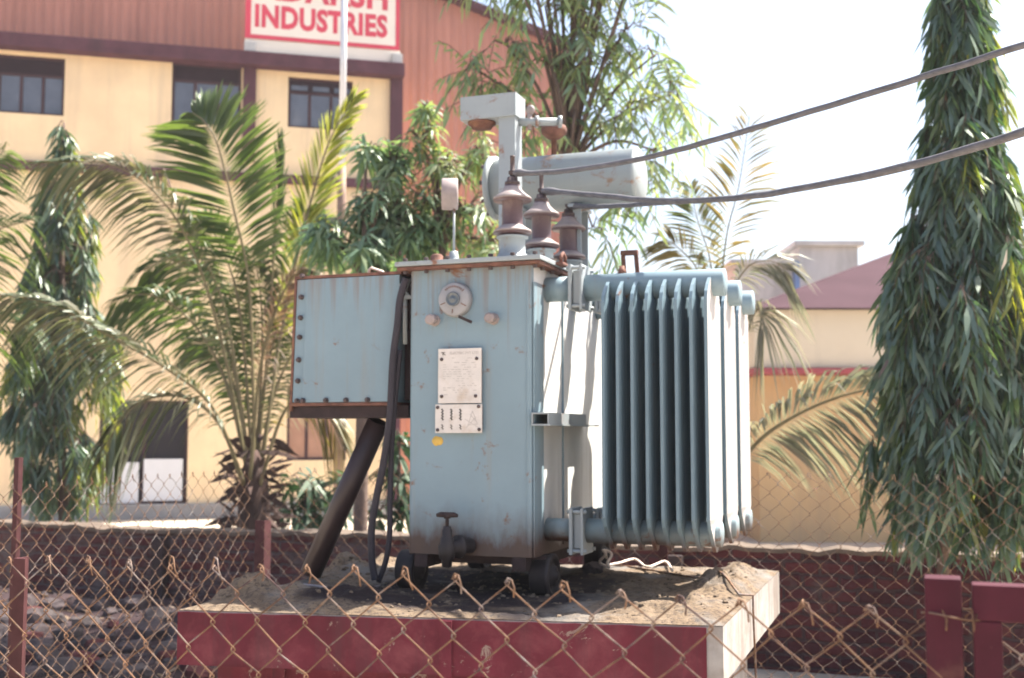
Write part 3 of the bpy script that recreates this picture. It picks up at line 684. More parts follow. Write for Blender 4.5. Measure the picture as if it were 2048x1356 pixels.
# ---------------------------------------------------------------- cables and pipes round the transformer
def spline(pts, n=8):
    pts = [Vector(p) for p in pts]; P = [pts[0] * 2 - pts[1]] + pts + [pts[-1] * 2 - pts[-2]]; out = []
    for i in range(1, len(P) - 2):
        for k in range(n):
            t = k / n; a, b, c, d = P[i - 1], P[i], P[i + 1], P[i + 2]
            out.append(.5 * ((2 * b) + (c - a) * t + (2 * a - 5 * b + 4 * c - d) * t * t + (3 * b - a - 3 * c + d) * t ** 3))
    out.append(pts[-1]); return out
def tubething(name, pts, r, mat, label, cat, group=None, n=8, extra=None, lug=False):
    b = MB(); b.tube(pts, [r * (1.0 if i > 3 or not lug else (.9, 1.5, 1.5, 1.1)[i]) for i in range(len(pts))], n)
    if extra: extra(b)
    base = pts[0]
    o = b.build(name, mat, None, off=-Vector(base)); o.location = base
    return tag(o, label, cat, group)
top = at(757, 842, 5.14); bot = at(622, 1146, 5.32)
b = MB(); b.tube([bot, top], .049, 20); pass
o = b.build('conduit_pipe', M['pipe'], None, off=-bot); o.location = bot; tag(o, 'dark thick conduit pipe leaning from the ground up under the cable box', 'pipe')
def pxw(l, wv): return [wld(*onw(x, y, wv)) for x, y in l]
c1 = spline(pxw([(812, 556), (800, 600), (795, 650), (786, 720), (780, 830), (768, 920), (752, 1000), (743, 1060), (744, 1120), (750, 1160)], .0))
tubething('earth_cable', c1, .0155, M['cable'], 'thick black cable hanging in the gap beside the tank, its outer loop on the left', 'cable', None, 10)
c2 = spline(pxw([(800, 700), (790, 800), (783, 900), (780, 1000), (779, 1070), (772, 1120), (757, 1164)], .03))
tubething('earth_cable', c2, .012, M['cable'], 'thinner black cable dropping straight beside the left edge of the tank', 'cable', None, 10)
def slack(seed, amp, pts):
    return [p + Vector((0, 0, amp * noise.noise((i * .35, seed, 0)))) for i, p in enumerate(pts)]
S0 = [wld(u, wv, CZ + .382) for u, wv, z in [(q[0], q[1], 0) for q in BUS]]
e1 = spline([S0[0], at(1120, 343, 4.75), at(1270, 320, 4.5), at(1420, 282, 4.25), at(1580, 235, 3.98), at(1800, 168, 3.65), at(2048, 90, 3.35), at(2420, -30, 3.0), at(2900, -190, 2.7)], 10)
tubething('overhead_cable', slack(1, .003, e1), .0115, M['ohcable'], 'topmost sagging grey cable running from the nearest bushing up to the right', 'cable', lug=True)
e2 = spline([S0[1], at(1200, 391, 5.0), at(1310, 401, 4.75), at(1430, 399, 4.45), at(1560, 384, 4.15), at(1800, 335, 3.72), at(2048, 262, 3.38), at(2420, 130, 3.0), at(2900, -40, 2.7)], 10)
tubething('overhead_cable', slack(2, .003, e2), .0125, M['ohcable'], 'middle grey cable dipping from the second bushing then rising right', 'cable', lug=True)
e3 = spline([S0[2], at(1210, 413, 5.3), at(1300, 407, 5.0), at(1400, 401, 4.6), at(1500, 392, 4.29), at(1640, 370, 4.0), at(1800, 338, 3.74), at(2048, 266, 3.42), at(2420, 134, 3.03), at(2900, -36, 2.73)], 10)
tubething('overhead_cable', slack(3, .003, e3), .011, M['ohcable'], 'lowest grey cable, from the rear bushing, twisting round the middle one', 'cable', lug=True)
def onsoil(px, py, lift=.006):
    p = atz(px, py, ZP + .02); return Vector((p.x, p.y, soilz(p) + lift))
pts = spline([onsoil(x, y) for x, y in ((1205, 1128), (1270, 1135), (1340, 1148), (1400, 1165), (1440, 1178), (1478, 1192))], 6)
cor = hit(1500, 1193, BR, Vector((-(BR - FR).y, (BR - FR).x, 0)).normalized()); sd = Vector(((BR - FR).y, -(BR - FR).x, 0)).normalized()
cor = cor + sd * .012; cor.z = CAMZ + ZP + .02
pts += [cor, cor + Vector((0, 0, -.06)), cor + Vector((.004, -.01, -.3)), cor + Vector((.0, .01, -.86))]
tubething('loose_wire', pts, .005, M['wire'], 'rusty wire lying over the soil and hanging down the white plinth end', 'wire', None, 6)
pts = spline([onsoil(x, y) for x, y in ((528, 1180), (570, 1174), (610, 1172), (660, 1177), (720, 1178), (760, 1170))], 6)
tubething('loose_wire', pts, .006, M['dust'], 'pale wire lying across the spoil at the left end of the plinth', 'wire', None, 6)
pts = []
for i in range(60):
    t = i / 59; a = t * 2 * math.pi * 2.2; q = at(1212, 1118, 5.35)
    pts.append(q + Vector((.018 * math.cos(a) + .012 * math.sin(3 * a), .02 * math.sin(2 * a), -.035 + .075 * (.5 + .5 * math.sin(a)))))
pts += spline([onsoil(x, y, .02) for x, y in ((1215, 1135), (1240, 1132), (1270, 1124), (1295, 1138), (1330, 1130), (1345, 1150))], 6)
tubething('wire_tangle', pts, .006, M['paleplastic'], 'pale sunlit tangle of insulated wire under the cooling fins', 'wire', None, 6)
def rockmesh(mb, c, r, seed, squash=.7, sub=2, m=0):
    bm = bmesh.new(); bmesh.ops.create_icosphere(bm, subdivisions=sub, radius=1)
    rot = Matrix.Rotation(seed * 2.1, 3, 'Z') @ Matrix.Rotation(seed * .7, 3, 'X')
    vs = []
    for v in bm.verts:
        k = 1 + .35 * noise.noise(v.co * 1.1 + Vector((seed * 9.1, 0, 0))) + .16 * noise.noise(v.co * 3 + Vector((0, seed * 5.3, 0)))
        q = v.co * k; q = Vector((max(-.75, min(.75, q.x)), max(-.75, min(.75, q.y)), max(-.7, min(.7, q.z))))
        q = rot @ q; vs.append(c + Vector((q.x * r, q.y * r * .8, q.z * r * squash)))
    bm.verts.index_update(); fs = [[v.index for v in f.verts] for f in bm.faces]; bm.free()
    mb.add(vs, fs, m, False)
def rock(name, c, r, seed, mat, label, cat, group=None, squash=.7, sub=3):
    b = MB(); rockmesh(b, Vector((0, 0, 0)), r, seed, squash, sub); o = b.build(name, mat); o.location = c; return tag(o, label, cat, group)
p = onsoil(1185, 1150, .025); rock('lump_of_earth', p, .055, 3.3, M['stone'], 'dark clod of earth beside the right front wheel, in sun', 'clod')

# ---------------------------------------------------------------- chain link fences
def chainlink(mb, P, u0, u1, ztop, zbot, r, seed, pitch=.05, hh=.05, nside=5, sagf=None, hooks=True, slim=1):
    rnd = random.Random(seed); n = int((u1 - u0) / pitch); steps = int((ztop - zbot) / hh)
    for i in range(n):
        ub = u0 + i * pitch; pts = []
        ph = i % 2
        sag = sagf(ub) if sagf else 0.0
        def jit(u, k): return .013 * noise.noise((u * 3.0, k * .21, seed)) + .006 * noise.noise((u * 17.0, k * .9, seed)), .013 * noise.noise((u * 3.0, k * .21, seed + 7.7)) + .006 * noise.noise((u * 17.0, k * .9, seed + 3))
        if hooks and ph == 0:
            # knuckle: wire end bent back over its neighbour
            j = rnd.uniform(-.006, .006)
            pts += [P(ub + pitch * 1.0 + .014 + j, -.006, ztop + sag - .026), P(ub + pitch + .012, -.007, ztop + sag - .010), P(ub + pitch + .006, -.004, ztop + sag + .007 + j), P(ub + pitch - .004, .002, ztop + sag + .009 + j), P(ub + pitch - .010, .004, ztop + sag - .002)]
        for k in range(steps + 1):
            right = (k + ph) % 2 == 0 if True else False
            # phase: even wires start at their right knot, odd ones at their left
            right = (k % 2 == 0) if ph == 0 else (k % 2 == 1)
            uu = ub + (pitch * 1.04 if right else -pitch * .04)
            knot = ub + (pitch if right else 0)
            du, dz = jit(knot, k)
            z = ztop + sag - k * hh + dz
            s = 1 if right else -1
            if k > 0 or not hooks or ph:
                pts.append(P(uu + du, s * .0 - .004 if right else .004, z + .0035))
            pts.append(P(uu + du + s * .0015, .0, z))
            pts.append(P(uu + du, .004 if right else -.004, z - .0035))
        mb.tube(pts, r, nside, 0, True, True)
ZF = -.226
def fw(w0):
    return lambda u, d, z: wld(u, w0 + d, z)
def sag_front(u): return -.030 - .022 * max(0, min(1, (u - .85) / .35)) + .004 * math.sin(u * 5)
ff = thing('chain_link_fence', Vector((wld(.2, -2.54, 0).x, wld(.2, -2.54, 0).y, 0)), 'nearest chain link fence of thick rusty wire along the bottom of the photo', 'fence')
gp = loc(hit(1887, 1250, ORG + EY * -2.54, EY))
b = MB(); chainlink(b, fw(-2.54), -1.62, gp.x - .0, ZF, -1.57, .0016, 1, sagf=sag_front, nside=6); b.build('wire_mesh', M['wire'], ff, ff)
def anglepost(mb, u, w0, ztop, size, flip=1, th=.006):
    a = wld(u, w0, 0); z0 = 0.0; zt = CAMZ + ztop
    mb.obox(Vector((a.x, a.y, (z0 + zt) / 2)), EX * size / 2, EY * th / 2, Vector((0, 0, (zt - z0) / 2)))
    a2 = wld(u - flip * (size / 2 - th / 2), w0 + size / 2 + th / 2 + .0005, 0)
    mb.obox(Vector((a2.x, a2.y, (z0 + zt) / 2)), EX * th / 2, EY * size / 2, Vector((0, 0, (zt - z0) / 2)))
q = loc(hit(38, 1200, ORG + EY * -2.5, EY)); b = MB(); anglepost(b, q.x, -2.5, loc(hit(38, 1105, ORG + EY * -2.5, EY)).z - .012, .031); b.build('post', M['brownpost'], ff, ff)
gx0 = loc(hit(1851, 1250, ORG + EY * -2.54, EY)).x; gx1 = loc(hit(1925, 1250, ORG + EY * -2.54, EY)).x; gz = loc(hit(1887, 1157, ORG + EY * -2.54, EY)).z
b = MB(); A = wld((gx0 + gx1) / 2, -2.535, 0); zt = CAMZ + gz
def squarepost(b, u0, u1, w0, w1, z0, z1, bev=.003):
    vs0 = MB(); vs0.box(u0, u1, w0, w1, z0, z1, 0, bev)
    b.add([wld(v[0], v[1], v[2]) for v in vs0.v], vs0.f, 0)
squarepost(b, gx0, gx1, -2.545, -2.49, -CAMZ, gz); b.build('gate_post', M['redpost'], ff, ff)
b = MB(); ringz = loc(hit(1930, 1233, ORG + EY * -2.54, EY)).z
ring = [wld((gx0 + gx1) / 2 + .046 * math.cos(t) + .014, -2.52 + .038 * math.sin(t), ringz + .004 * math.sin(2 * t)) for t in [i * .25 for i in range(27)]]
b.tube(ring, .0016, 6); b.tube([wld(gx1 + .004, -2.55, ringz), wld(gx1 + .014, -2.553, ringz + .012), wld(gx1 + .016, -2.55, ringz - .02), wld(gx1 + .02, -2.55, ringz + .006)], .0016, 6); b.build('tie_wire', M['wire'], ff, ff)
# gate leaf
gl0 = loc(hit(1946, 1250, ORG + EY * -2.54, EY)).x; gi0 = loc(hit(2004, 1250, ORG + EY * -2.54, EY)).x; gzt = loc(hit(1975, 1170, ORG + EY * -2.54, EY)).z; gzi = loc(hit(2004, 1243, ORG + EY * -2.54, EY)).z
gb = wld(gl0, -2.54, 0)
gate = thing('wire_gate', Vector((gb.x, gb.y, 0)), 'dark red steel gate leaf with wire mesh infill at the lower right corner', 'gate')
b = MB(); squarepost(b, gl0, gi0, -2.545, -2.50, -1.5, gzi - .0008); b.build('stile', M['redpost'], gate, gate)
b = MB(); squarepost(b, gl0 + .9, gl0 + .945, -2.545, -2.50, -1.5, gzi - .0008); b.build('stile', M['redpost'], gate, gate)
b = MB(); squarepost(b, gl0, gl0 + .945, -2.545, -2.50, gzi, gzt); b.build('top_rail', M['redpost'], gate, gate)
b = MB(); squarepost(b, gi0 + .0008, gl0 + .8992, -2.545, -2.50, -1.5, -1.45); b.build('bottom_rail', M['redpost'], gate, gate)
b = MB(); chainlink(b, fw(-2.47), gi0 - .02, gl0 + .92, gzi + .03, -1.48, .0013, 5, hooks=False); b.build('wire_mesh', M['wire'], gate, gate)
# fence behind the transformer and the left return
WB = 1.5; UL = -2.237
bfn = thing('chain_link_fence', Vector((wld(0, WB, 0).x, wld(0, WB, 0).y, 0)), 'chain link fence running behind the transformer, in front of the brick wall', 'fence')
b = MB(); chainlink(b, fw(WB), UL + .03, 4.2, ZF + .01, -1.56, .0013, 2, nside=5, sagf=lambda u: .01 * math.sin(u * 2)); b.build('wire_mesh', M['wire'], bfn, bfn)
for px, ztop in ((1188, -.40), (1326, -.40)):
    q = loc(hit(px, 1110, ORG + EY * (WB + .03), EY)); b = MB(); anglepost(b, q.x, WB + .03, ztop, .05); b.build('post', M['brownpost'], bfn, bfn)
lfn = thing('chain_link_fence', Vector((wld(UL, .3, 0).x, wld(UL, .3, 0).y, 0)), 'chain link fence return receding along the left, with rusty loose end loops', 'fence')
b = MB(); chainlink(b, lambda s, d, z: wld(UL + d, s, z), -1.9, WB - .05, ZF, -1.56, .0014, 3, nside=5, sagf=lambda u: .008 * math.sin(u * 3)); b.build('wire_mesh', M['wire'], lfn, lfn)
b = MB(); anglepost(b, UL + .01, WB + .01, -.52, .065, -1, .008); b.build('post', M['brownpost'], lfn, lfn)
q = loc(hit(36, 960, ORG + EX * (UL - .02), EX)); b = MB(); a = wld(UL - .02, q.y, 0); zt = CAMZ + loc(hit(36, 915, ORG + EX * (UL - .02), EX)).z
b.obox(Vector((a.x, a.y, zt / 2)), EX * .013, EY * .013, Vector((0, 0, zt / 2))); b.build('post', M['brownpost'], lfn, lfn)

# ---------------------------------------------------------------- brick boundary wall
WW = 3.6
def walltop(u): return -.79 + .012 * math.sin(u * 1.7) + .012 * noise.noise((u * 2.1, 0, 0)) + .02 * noise.noise((u * 7, 0, 4))
def brickwall(name, u0, u1, mat, label, piers):
    root = thing(name, Vector((wld((u0 + u1) / 2, WW, 0).x, wld((u0 + u1) / 2, WW, 0).y, 0)), label, 'wall', None, -PHI)
    off = Vector((-(u0 + u1) / 2, -WW, CAMZ)); n = int((u1 - u0) / .06)
    b = MB(); vs = []; nz = 14
    for i in range(n + 1):
        u = u0 + (u1 - u0) * i / n; zt = walltop(u) - .03
        for k in range(nz + 1):
            z = -CAMZ + (zt + CAMZ) * k / nz
            vs.append((u, WW + .03 * noise.noise((u * 4, z * 5, 2)) + .012 * noise.noise((u * 14, z * 14, 6)), z))
    fs = [(i * (nz + 1) + k, (i + 1) * (nz + 1) + k, (i + 1) * (nz + 1) + k + 1, i * (nz + 1) + k + 1) for i in range(n) for k in range(nz)]
    b.add(vs, fs, 0)
    o0 = len(b.v)
    tops = [i * (nz + 1) + nz for i in range(n + 1)]
    for i in range(n + 1): b.v.append((b.v[tops[i]][0], WW + .23, b.v[tops[i]][2]))
    for i in range(n + 1): b.v.append((b.v[tops[i]][0], WW + .23, -CAMZ))
    for i in range(n):
        b.f.append([tops[i], tops[i + 1], o0 + i + 1, o0 + i]); b.m.append(0); b.sm.append(False)
        b.f.append([o0 + i, o0 + i + 1, o0 + n + 2 + i, o0 + n + 1 + i]); b.m.append(0); b.sm.append(False)
    wl = b.build('brickwork', mat, root, off=off)
    b = MB()
    for i in range(n):
        ua = u0 + (u1 - u0) * i / n; ub = u0 + (u1 - u0) * (i + 1) / n; ua2 = ua + .0
        za, zb = walltop(ua), walltop(ub); k = .012 * noise.noise((ua * 9, 3, 3)); k2 = .012 * noise.noise((ub * 9, 3, 3))
        b.add([(ua2, WW - .03 + k, za - .029), (ub, WW - .03 + k2, zb - .029), (ub, WW - .028 + k2, zb), (ua2, WW - .028 + k, za), (ua2, WW + .25, za - .029), (ub, WW + .25, zb - .029), (ub, WW + .25, zb), (ua2, WW + .25, za)],
              [(0, 1, 2, 3), (3, 2, 6, 7), (5, 4, 7, 6), (1, 0, 4, 5)])
    b.build('coping', M['coping'], root, off=off)
    for px, pw in piers:
        q = loc(hit(px, 1110, ORG + EY * (WW - .05), EY)); b = MB(); b.box(q.x - pw / 2, q.x + pw / 2, WW - .10, WW - .035, -CAMZ, walltop(q.x) - .05, 0, .006); b.build('pier', M['darkrust'], root, off=off)
    return root
brickwall('brick_wall', -7.2, -1.2, M['brick2'], 'low patched brick wall at left, below the palm and white boards', [(322, .11)])
brickwall('brick_wall', -1.19, 6.5, M['brick'], 'low red brick wall at right, behind the plinth and the drooping tree', [(1352, .10)])

# rubble at lower left and a pale boulder at lower right
rnd = random.Random(11); spots = []
desc = {0: 'grey rubble stone', 1: 'broken red brick'}
for i in range(80):
    px = rnd.uniform(-20, 400); py = rnd.uniform(1205, 1356)
    Y = 8.6 - (py - 1200) / 150 * 2.2
    spots.append((px, py, Y))
spots.sort(key=lambda s: -s[2])
mbm = MB(); gn = 40
rub0 = at(-60, 1250, 8.6)
def rubz(x, y):
    u, wv, _ = loc(Vector((x, y, CAMZ)))
    k = math.exp(-((wv - 3.3) / 1.15) ** 2) * (1 / (1 + math.exp((u + 1.9) * 4)))
    return .24 * k + .06 * noise.noise((x * 2, y * 2, 0)) * k + .03 * noise.noise((x * 7, y * 7, 0)) * k
vs = []
for j in range(61):
    for i in range(81):
        q = wld(-6.2 + 5.0 * i / 80, .2 + 3.35 * j / 60, 0); vs.append((q.x, q.y, .004 + max(0, rubz(q.x, q.y))))
mbm.add(vs, [(j * 81 + i, j * 81 + i + 1, (j + 1) * 81 + i + 1, (j + 1) * 81 + i) for j in range(60) for i in range(80)], 0)
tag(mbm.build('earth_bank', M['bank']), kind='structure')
for i, (px, py, Y) in enumerate(spots):
    d = ray(px, py); best = None
    for s in range(400):
        t = (4.6 + s * .015) / d.y; p = Vector((0, 0, CAMZ)) + d * t
        if p.z <= max(0, rubz(p.x, p.y)) + .02: best = p; break
    if best is None: continue
    br = rnd.random() < .3; r = rnd.uniform(.06, .15)
    if loc(best).y > WW - .2: continue
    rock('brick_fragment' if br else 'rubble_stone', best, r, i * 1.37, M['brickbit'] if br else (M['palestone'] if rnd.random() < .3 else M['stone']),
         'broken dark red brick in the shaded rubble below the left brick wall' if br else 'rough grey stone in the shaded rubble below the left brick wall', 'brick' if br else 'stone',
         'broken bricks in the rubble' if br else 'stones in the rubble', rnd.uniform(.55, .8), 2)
rnd = random.Random(77); lt = MB()
for i in range(900):
    q = wld(rnd.uniform(-6, -1.4), rnd.uniform(.6, 3.5), 0); z = .006 + max(0, rubz(q.x, q.y)); a = rnd.uniform(0, 6.28); d = Vector((math.cos(a), math.sin(a), rnd.uniform(0, .5))).normalized()
    lt.leaf(Vector((q.x, q.y, z)), d, d.cross(Vector((0, 0, 1))).normalized(), rnd.uniform(.04, .12), rnd.uniform(.015, .03), .1)
tag(lt.build('leaf_litter', M['palm_dry']), kind='stuff')
gr = MB()
for i in range(700):
    q = wld(rnd.uniform(-6, -1.4), rnd.uniform(.6, 3.5), 0); r = rnd.uniform(.012, .045); rockmesh(gr, Vector((q.x, q.y, .006 + max(0, rubz(q.x, q.y)))), r, i * .37, .7, 1)
tag(gr.build('gravel', M['stone']), kind='stuff')
gs = MB()
for i in range(520):
    a, b_ = rnd.uniform(.02, .98), rnd.uniform(.03, .95); q = slabpt(a, b_); r = rnd.choice((.004, .006, .009, .014)); rockmesh(gs, Vector((q.x, q.y, soilz(q))), r, i * .53, .8, 1)
tag(gs.build('grit', M['brickearth']), kind='stuff')
p = at(1715, 1395, 5.0); p.z = .14; rock('pale_boulder', p, .42, 2.2, M['conc'], 'large pale boulder low behind the front fence at right', 'boulder', None, .5)
p = at(372, 1338, 4.5); rock('concrete_lump', Vector((p.x, p.y, .62)), .05, 4.1, M['palestone'], 'small pale concrete lump by the left end of the plinth', 'lump') if False else None

# ---------------------------------------------------------------- factory building at left
BD = Vector((.968, .249, 0)).normalized(); BN = Vector((BD.y, -BD.x, 0))     # along the front, and outward to the viewer
BP = at(500, 600, 22.0); BP = Vector((BP.x, BP.y, 0))
def fac(px, py, d=0.0):
    h = hit(px, py, BP + BN * d, BN); return Vector(((h - BP).dot(BD), d, h.z))
def fw3(s, d, z): return BP + BD * s + BN * d + Vector((0, 0, z))
bld = thing('factory_building', BP, 'cream two storey factory front with brown trim and terracotta sheeting behind', 'building', None, math.atan2(BD.y, BD.x))
# local axes of the building: x along, y = -outward, z up
def bl(mb, name, mats, parent=None): return mb.build(name, mats, parent or bld, off=(0, 0, 0))
def L3(s, d, z): return Vector((s, -d, z))
sL = fac(-420, 500).x; sR = fac(801, 300).x; zTop = fac(400, 100).z
holes = []
def rect(x0, y0, x1, y1):
    a = fac(x0, (y0)); c = fac(x1, (y1)); return [a.x, c.x, c.z, a.z]
WIN = [('A', rect(-90, 99, 127, 232), 5, .30), ('B', rect(345, 122, 481, 253), 3, .27), ('C', rect(577, 152, 705, 262), 3, .27), ('D', rect(200, 800, 373, 1008), 2, 0), ('E', rect(575, 770, 692, 920), 3, 0)]
for _, r, _, _ in WIN: holes.append(r)
def holed_wall(mb, s0, s1, z0, z1, holes, depth, m=0):
    ss = sorted({s0, s1, *[h[0] for h in holes], *[h[1] for h in holes]}); zz = sorted({z0, z1, *[h[2] for h in holes], *[h[3] for h in holes]})
    for i in range(len(ss) - 1):
        for j in range(len(zz) - 1):
            cs, cz_ = (ss[i] + ss[i + 1]) / 2, (zz[j] + zz[j + 1]) / 2
            if any(h[0] < cs < h[1] and h[2] < cz_ < h[3] for h in holes): continue
            mb.add([L3(ss[i], 0, zz[j]), L3(ss[i + 1], 0, zz[j]), L3(ss[i + 1], 0, zz[j + 1]), L3(ss[i], 0, zz[j + 1])], [(0, 1, 2, 3)], m)
    for a, c, z0_, z1_ in holes:
        q = [L3(a, 0, z0_), L3(c, 0, z0_), L3(c, 0, z1_), L3(a, 0, z1_)]; p = [L3(a, -depth, z0_), L3(c, -depth, z0_), L3(c, -depth, z1_), L3(a, -depth, z1_)]
        for k in range(4): mb.add([q[k], q[(k + 1) % 4], p[(k + 1) % 4], p[k]], [(0, 3, 2, 1)], m)
b = MB(); holed_wall(b, sL, sR, 0, zTop + .05, holes, .2)
b.add([L3(sR, 0, 0), L3(sR, -1.4, 0), L3(sR, -1.4, zTop), L3(sR, 0, zTop)], [(0, 1, 2, 3)])
bl(b, 'wall', M['cream'])
for nm, (a, c, z0, z1), npan, lint in WIN:
    b = MB(); H = z1 - z0; W_ = c - a; fr = .05
    fmat = M['frame']
    def fb(x0, x1, y0, y1, d0=-.13, d1=-.07): b.box(x0, x1, -d1, -d0, y0, y1)
    fb(a, a + fr, z0, z1); fb(c - fr, c, z0, z1); fb(a + fr, c - fr, z0, z0 + fr); fb(a + fr, c - fr, z1 - fr, z1)
    zl = z1 - H * lint if lint else z1 - fr
    if lint: fb(a + fr, c - fr, zl - fr, zl)
    for k in range(1, npan):
        x = a + W_ * k / npan; fb(x - fr / 2, x + fr / 2, z0 + fr, zl - (fr if lint else 0))
    win = bl(b, 'window', fmat)
    for k in range(npan):
        x0 = a + W_ * k / npan + fr / 2 + .004; x1 = a + W_ * (k + 1) / npan - fr / 2 - .004
        g = MB()
        if nm in 'ABC': g.box(x0, x1, .095, .105, z0 + fr, zl - fr); bl(g, 'pane', M['glass'], win)
        elif nm == 'D': g.box(x0, x1, .14, .15, z0 + fr, z1 - fr); bl(g, 'pane', M['dark'], win)
        else: g.box(x0, x1, .095, .105, z0 + fr, z1 - fr); bl(g, 'shutter', M['shutter'], win)
    if lint:
        g = MB(); g.box(a + fr, c - fr, .10, .11, zl, z1 - fr); bl(g, 'fanlight', M['lintel'], win)
        if nm == 'C':
            for k in range(3):
                g = MB(); x0 = a + W_ * k / 3 + .06; g.box(x0, x0 + W_ / 3 - .10, .085, .095, zl + .03, zl + (z1 - zl) * .45); bl(g, 'pane', M['glass'], win)
    if nm == 'D':
        for x0, y0, x1, y1 in ((203, 925, 276, 1006), (288, 918, 364, 1001)):
            A = fac(x0, y0, -.05); B_ = fac(x1, y1, -.05); g = MB(); g.box(A.x, B_.x, .03, .055, B_.z, A.z, 0, .006); bl(g, 'white_board', M['panelw'], win)
# projecting brown parapet band, lower string course, pilasters
a = fac(-430, 62 - 31, .3); c = fac(810, 112, .3); d = fac(810, 139, .3)
zc1 = fac(400, 93, .3).z; zc0 = fac(400, 120, .3).z
b = MB(); b.box(sL, c.x, -.30, .25, zc0, zc1, 0, .02); bl(b, 'parapet_band', M['brown'])
a = fac(250, 331, .12); c0 = fac(250, 349, .12); b = MB(); b.box(sL, fac(783, 300).x - .01, -.12, -.003, c0.z, a.z, 0, .01); bl(b, 'string_course', M['brown'])
for x0, x1 in ((484, 510), (780, 805)):
    a = fac(x0, 300, .1); c = fac(x1, 300, .1); b = MB(); b.box(a.x, c.x, -.10, -.004, 0.0, zc0 - .004, 0, .01)
    if x0 == 484: b = MB(); b.box(a.x, c.x, -.10, -.004, fac(500, 342, .1).z + .2, zc0 - .004, 0, .01)
    bl(b, 'pilaster', M['brown'])
b = MB(); b.box(sL, sR + .1, -.16, -.004, 0, .28, 0, .02); bl(b, 'plinth_course', M['pave'])
# sign board on the parapet
zs0 = fac(640, 88, .12).z; sx0 = fac(490, 60, .15).x; sx1 = fac(799, 60, .15).x
zled = zc1
b = MB(); b.box(sx0, sx1 + .02, -.14, .20, zled + .002, fac(490, 76, .15).z - .0, 0, .01); bl(b, 'sign_ledge', M['signw'])
zb0 = fac(490, 76, .15).z + .004
b = MB(); b.box(sx0, sx1, -.15, -.05, zb0, zb0 + 1.95, 0, .01); sg = bl(b, 'sign_board', M['signw'])
for (x0, x1, z0, z1) in ((sx0 + .0, sx0 + .11, zb0, zb0 + 1.95), (sx1 - .08, sx1, zb0, zb0 + 1.95), (sx0 + .112, sx1 - .082, zb0, zb0 + .085), (sx0 + .112, sx1 - .082, zb0 + 1.865, zb0 + 1.95)):
    b = MB(); b.box(x0, x1, -.158, -.1505, z0, z1); bl(b, 'sign_border', M['signr'], sg)
def sgm(s, z): return Matrix.Translation((s, -.1515, z)) @ Matrix.Rotation(R(90), 4, 'X')
smid = (sx0 + sx1) / 2 - .03
zi = fac(650, 47, .15).z
for body, zz, hgt, width in (('INDUSTRIES', zi + .02, .42, 2.60), ('ADARSH', zi + .62, .50, 2.60)):
    o = textmesh(body, hgt / .7, 'sign_lettering', M['signr'], sg, Matrix.Identity(4), .004, .026)
    xs = [v.co.x for v in o.data.vertices]; k = width / (max(xs) - min(xs)); cx_ = (max(xs) + min(xs)) / 2
    o.data.transform(Matrix.Translation((-cx_, 0, 0))); o.data.transform(Matrix.Diagonal((k, 1, 1, 1))); o.data.transform(sgm(smid, zz))
for x0, x1 in ((484, 508), (782, 803)):
    a = fac(x0, 300, .2); c = fac(x1, 300, .2); b = MB(); b.box(a.x, c.x, -.26, -.145, zc1 + .002, zc1 + .20, 0, .02); bl(b, 'parapet_block', M['conc'])
# corrugated shed standing behind the front block
SD = -1.4
def shed(px, py): return fac(px, py, SD)
sl0 = shed(-460, 0).x; sr = shed(1140, 200).x
g0 = shed(880, -2); g1 = shed(1000, 46); slope = (g1.z - g0.z) / (g1.x - g0.x)
def ztop(s): return min(g0.z + slope * (s - g0.x), g0.z + slope * (-6.5 - g0.x) - abs(slope) * 0)
apex = -5.2
def ztop(s): return g0.z + slope * (s - g0.x) if s > apex else g0.z + slope * (2 * apex - s - g0.x)
b = MB(); npitch = int((sr - sl0) / .045); vs = []
for i in range(npitch + 1):
    s = sl0 + (sr - sl0) * i / npitch; dd = SD + .012 * (1 if i % 4 in (0, 1) else -1)
    vs += [L3(s, dd, 0), L3(s, dd, ztop(s))]
b.add(vs, [(2 * i, 2 * i + 2, 2 * i + 3, 2 * i + 1) for i in range(npitch)], 0)
b.add([L3(sr, SD, 0), L3(sr, SD - 9, 0), L3(sr, SD - 9, ztop(sr)), L3(sr, SD, ztop(sr))], [(0, 1, 2, 3)])
shd = bl(b, 'shed_cladding', M['terra'])
b = MB()
b.prism([L3(apex, 0, ztop(apex)), L3(sr + .3, 0, ztop(sr + .3)), L3(sr + .3, 0, ztop(sr + .3) + .16), L3(apex, 0, ztop(apex) + .16)], Vector((0, -SD - .25, 0)), Vector((0, 9.5, 0)))
b.prism([L3(apex, 0, ztop(apex)), L3(apex, 0, ztop(apex) + .16), L3(sl0 - .3, 0, ztop(sl0 - .3) + .16), L3(sl0 - .3, 0, ztop(sl0 - .3))], Vector((0, -SD - .25, 0)), Vector((0, 9.5, 0)))
bl(b, 'shed_roof', M['brown'])
a = shed(1136, 200); b = MB(); b.box(sr - .10, sr + .04, -SD - .06, -SD + .02, 0, ztop(sr) - .002); bl(b, 'corner_flashing', M['brown'])

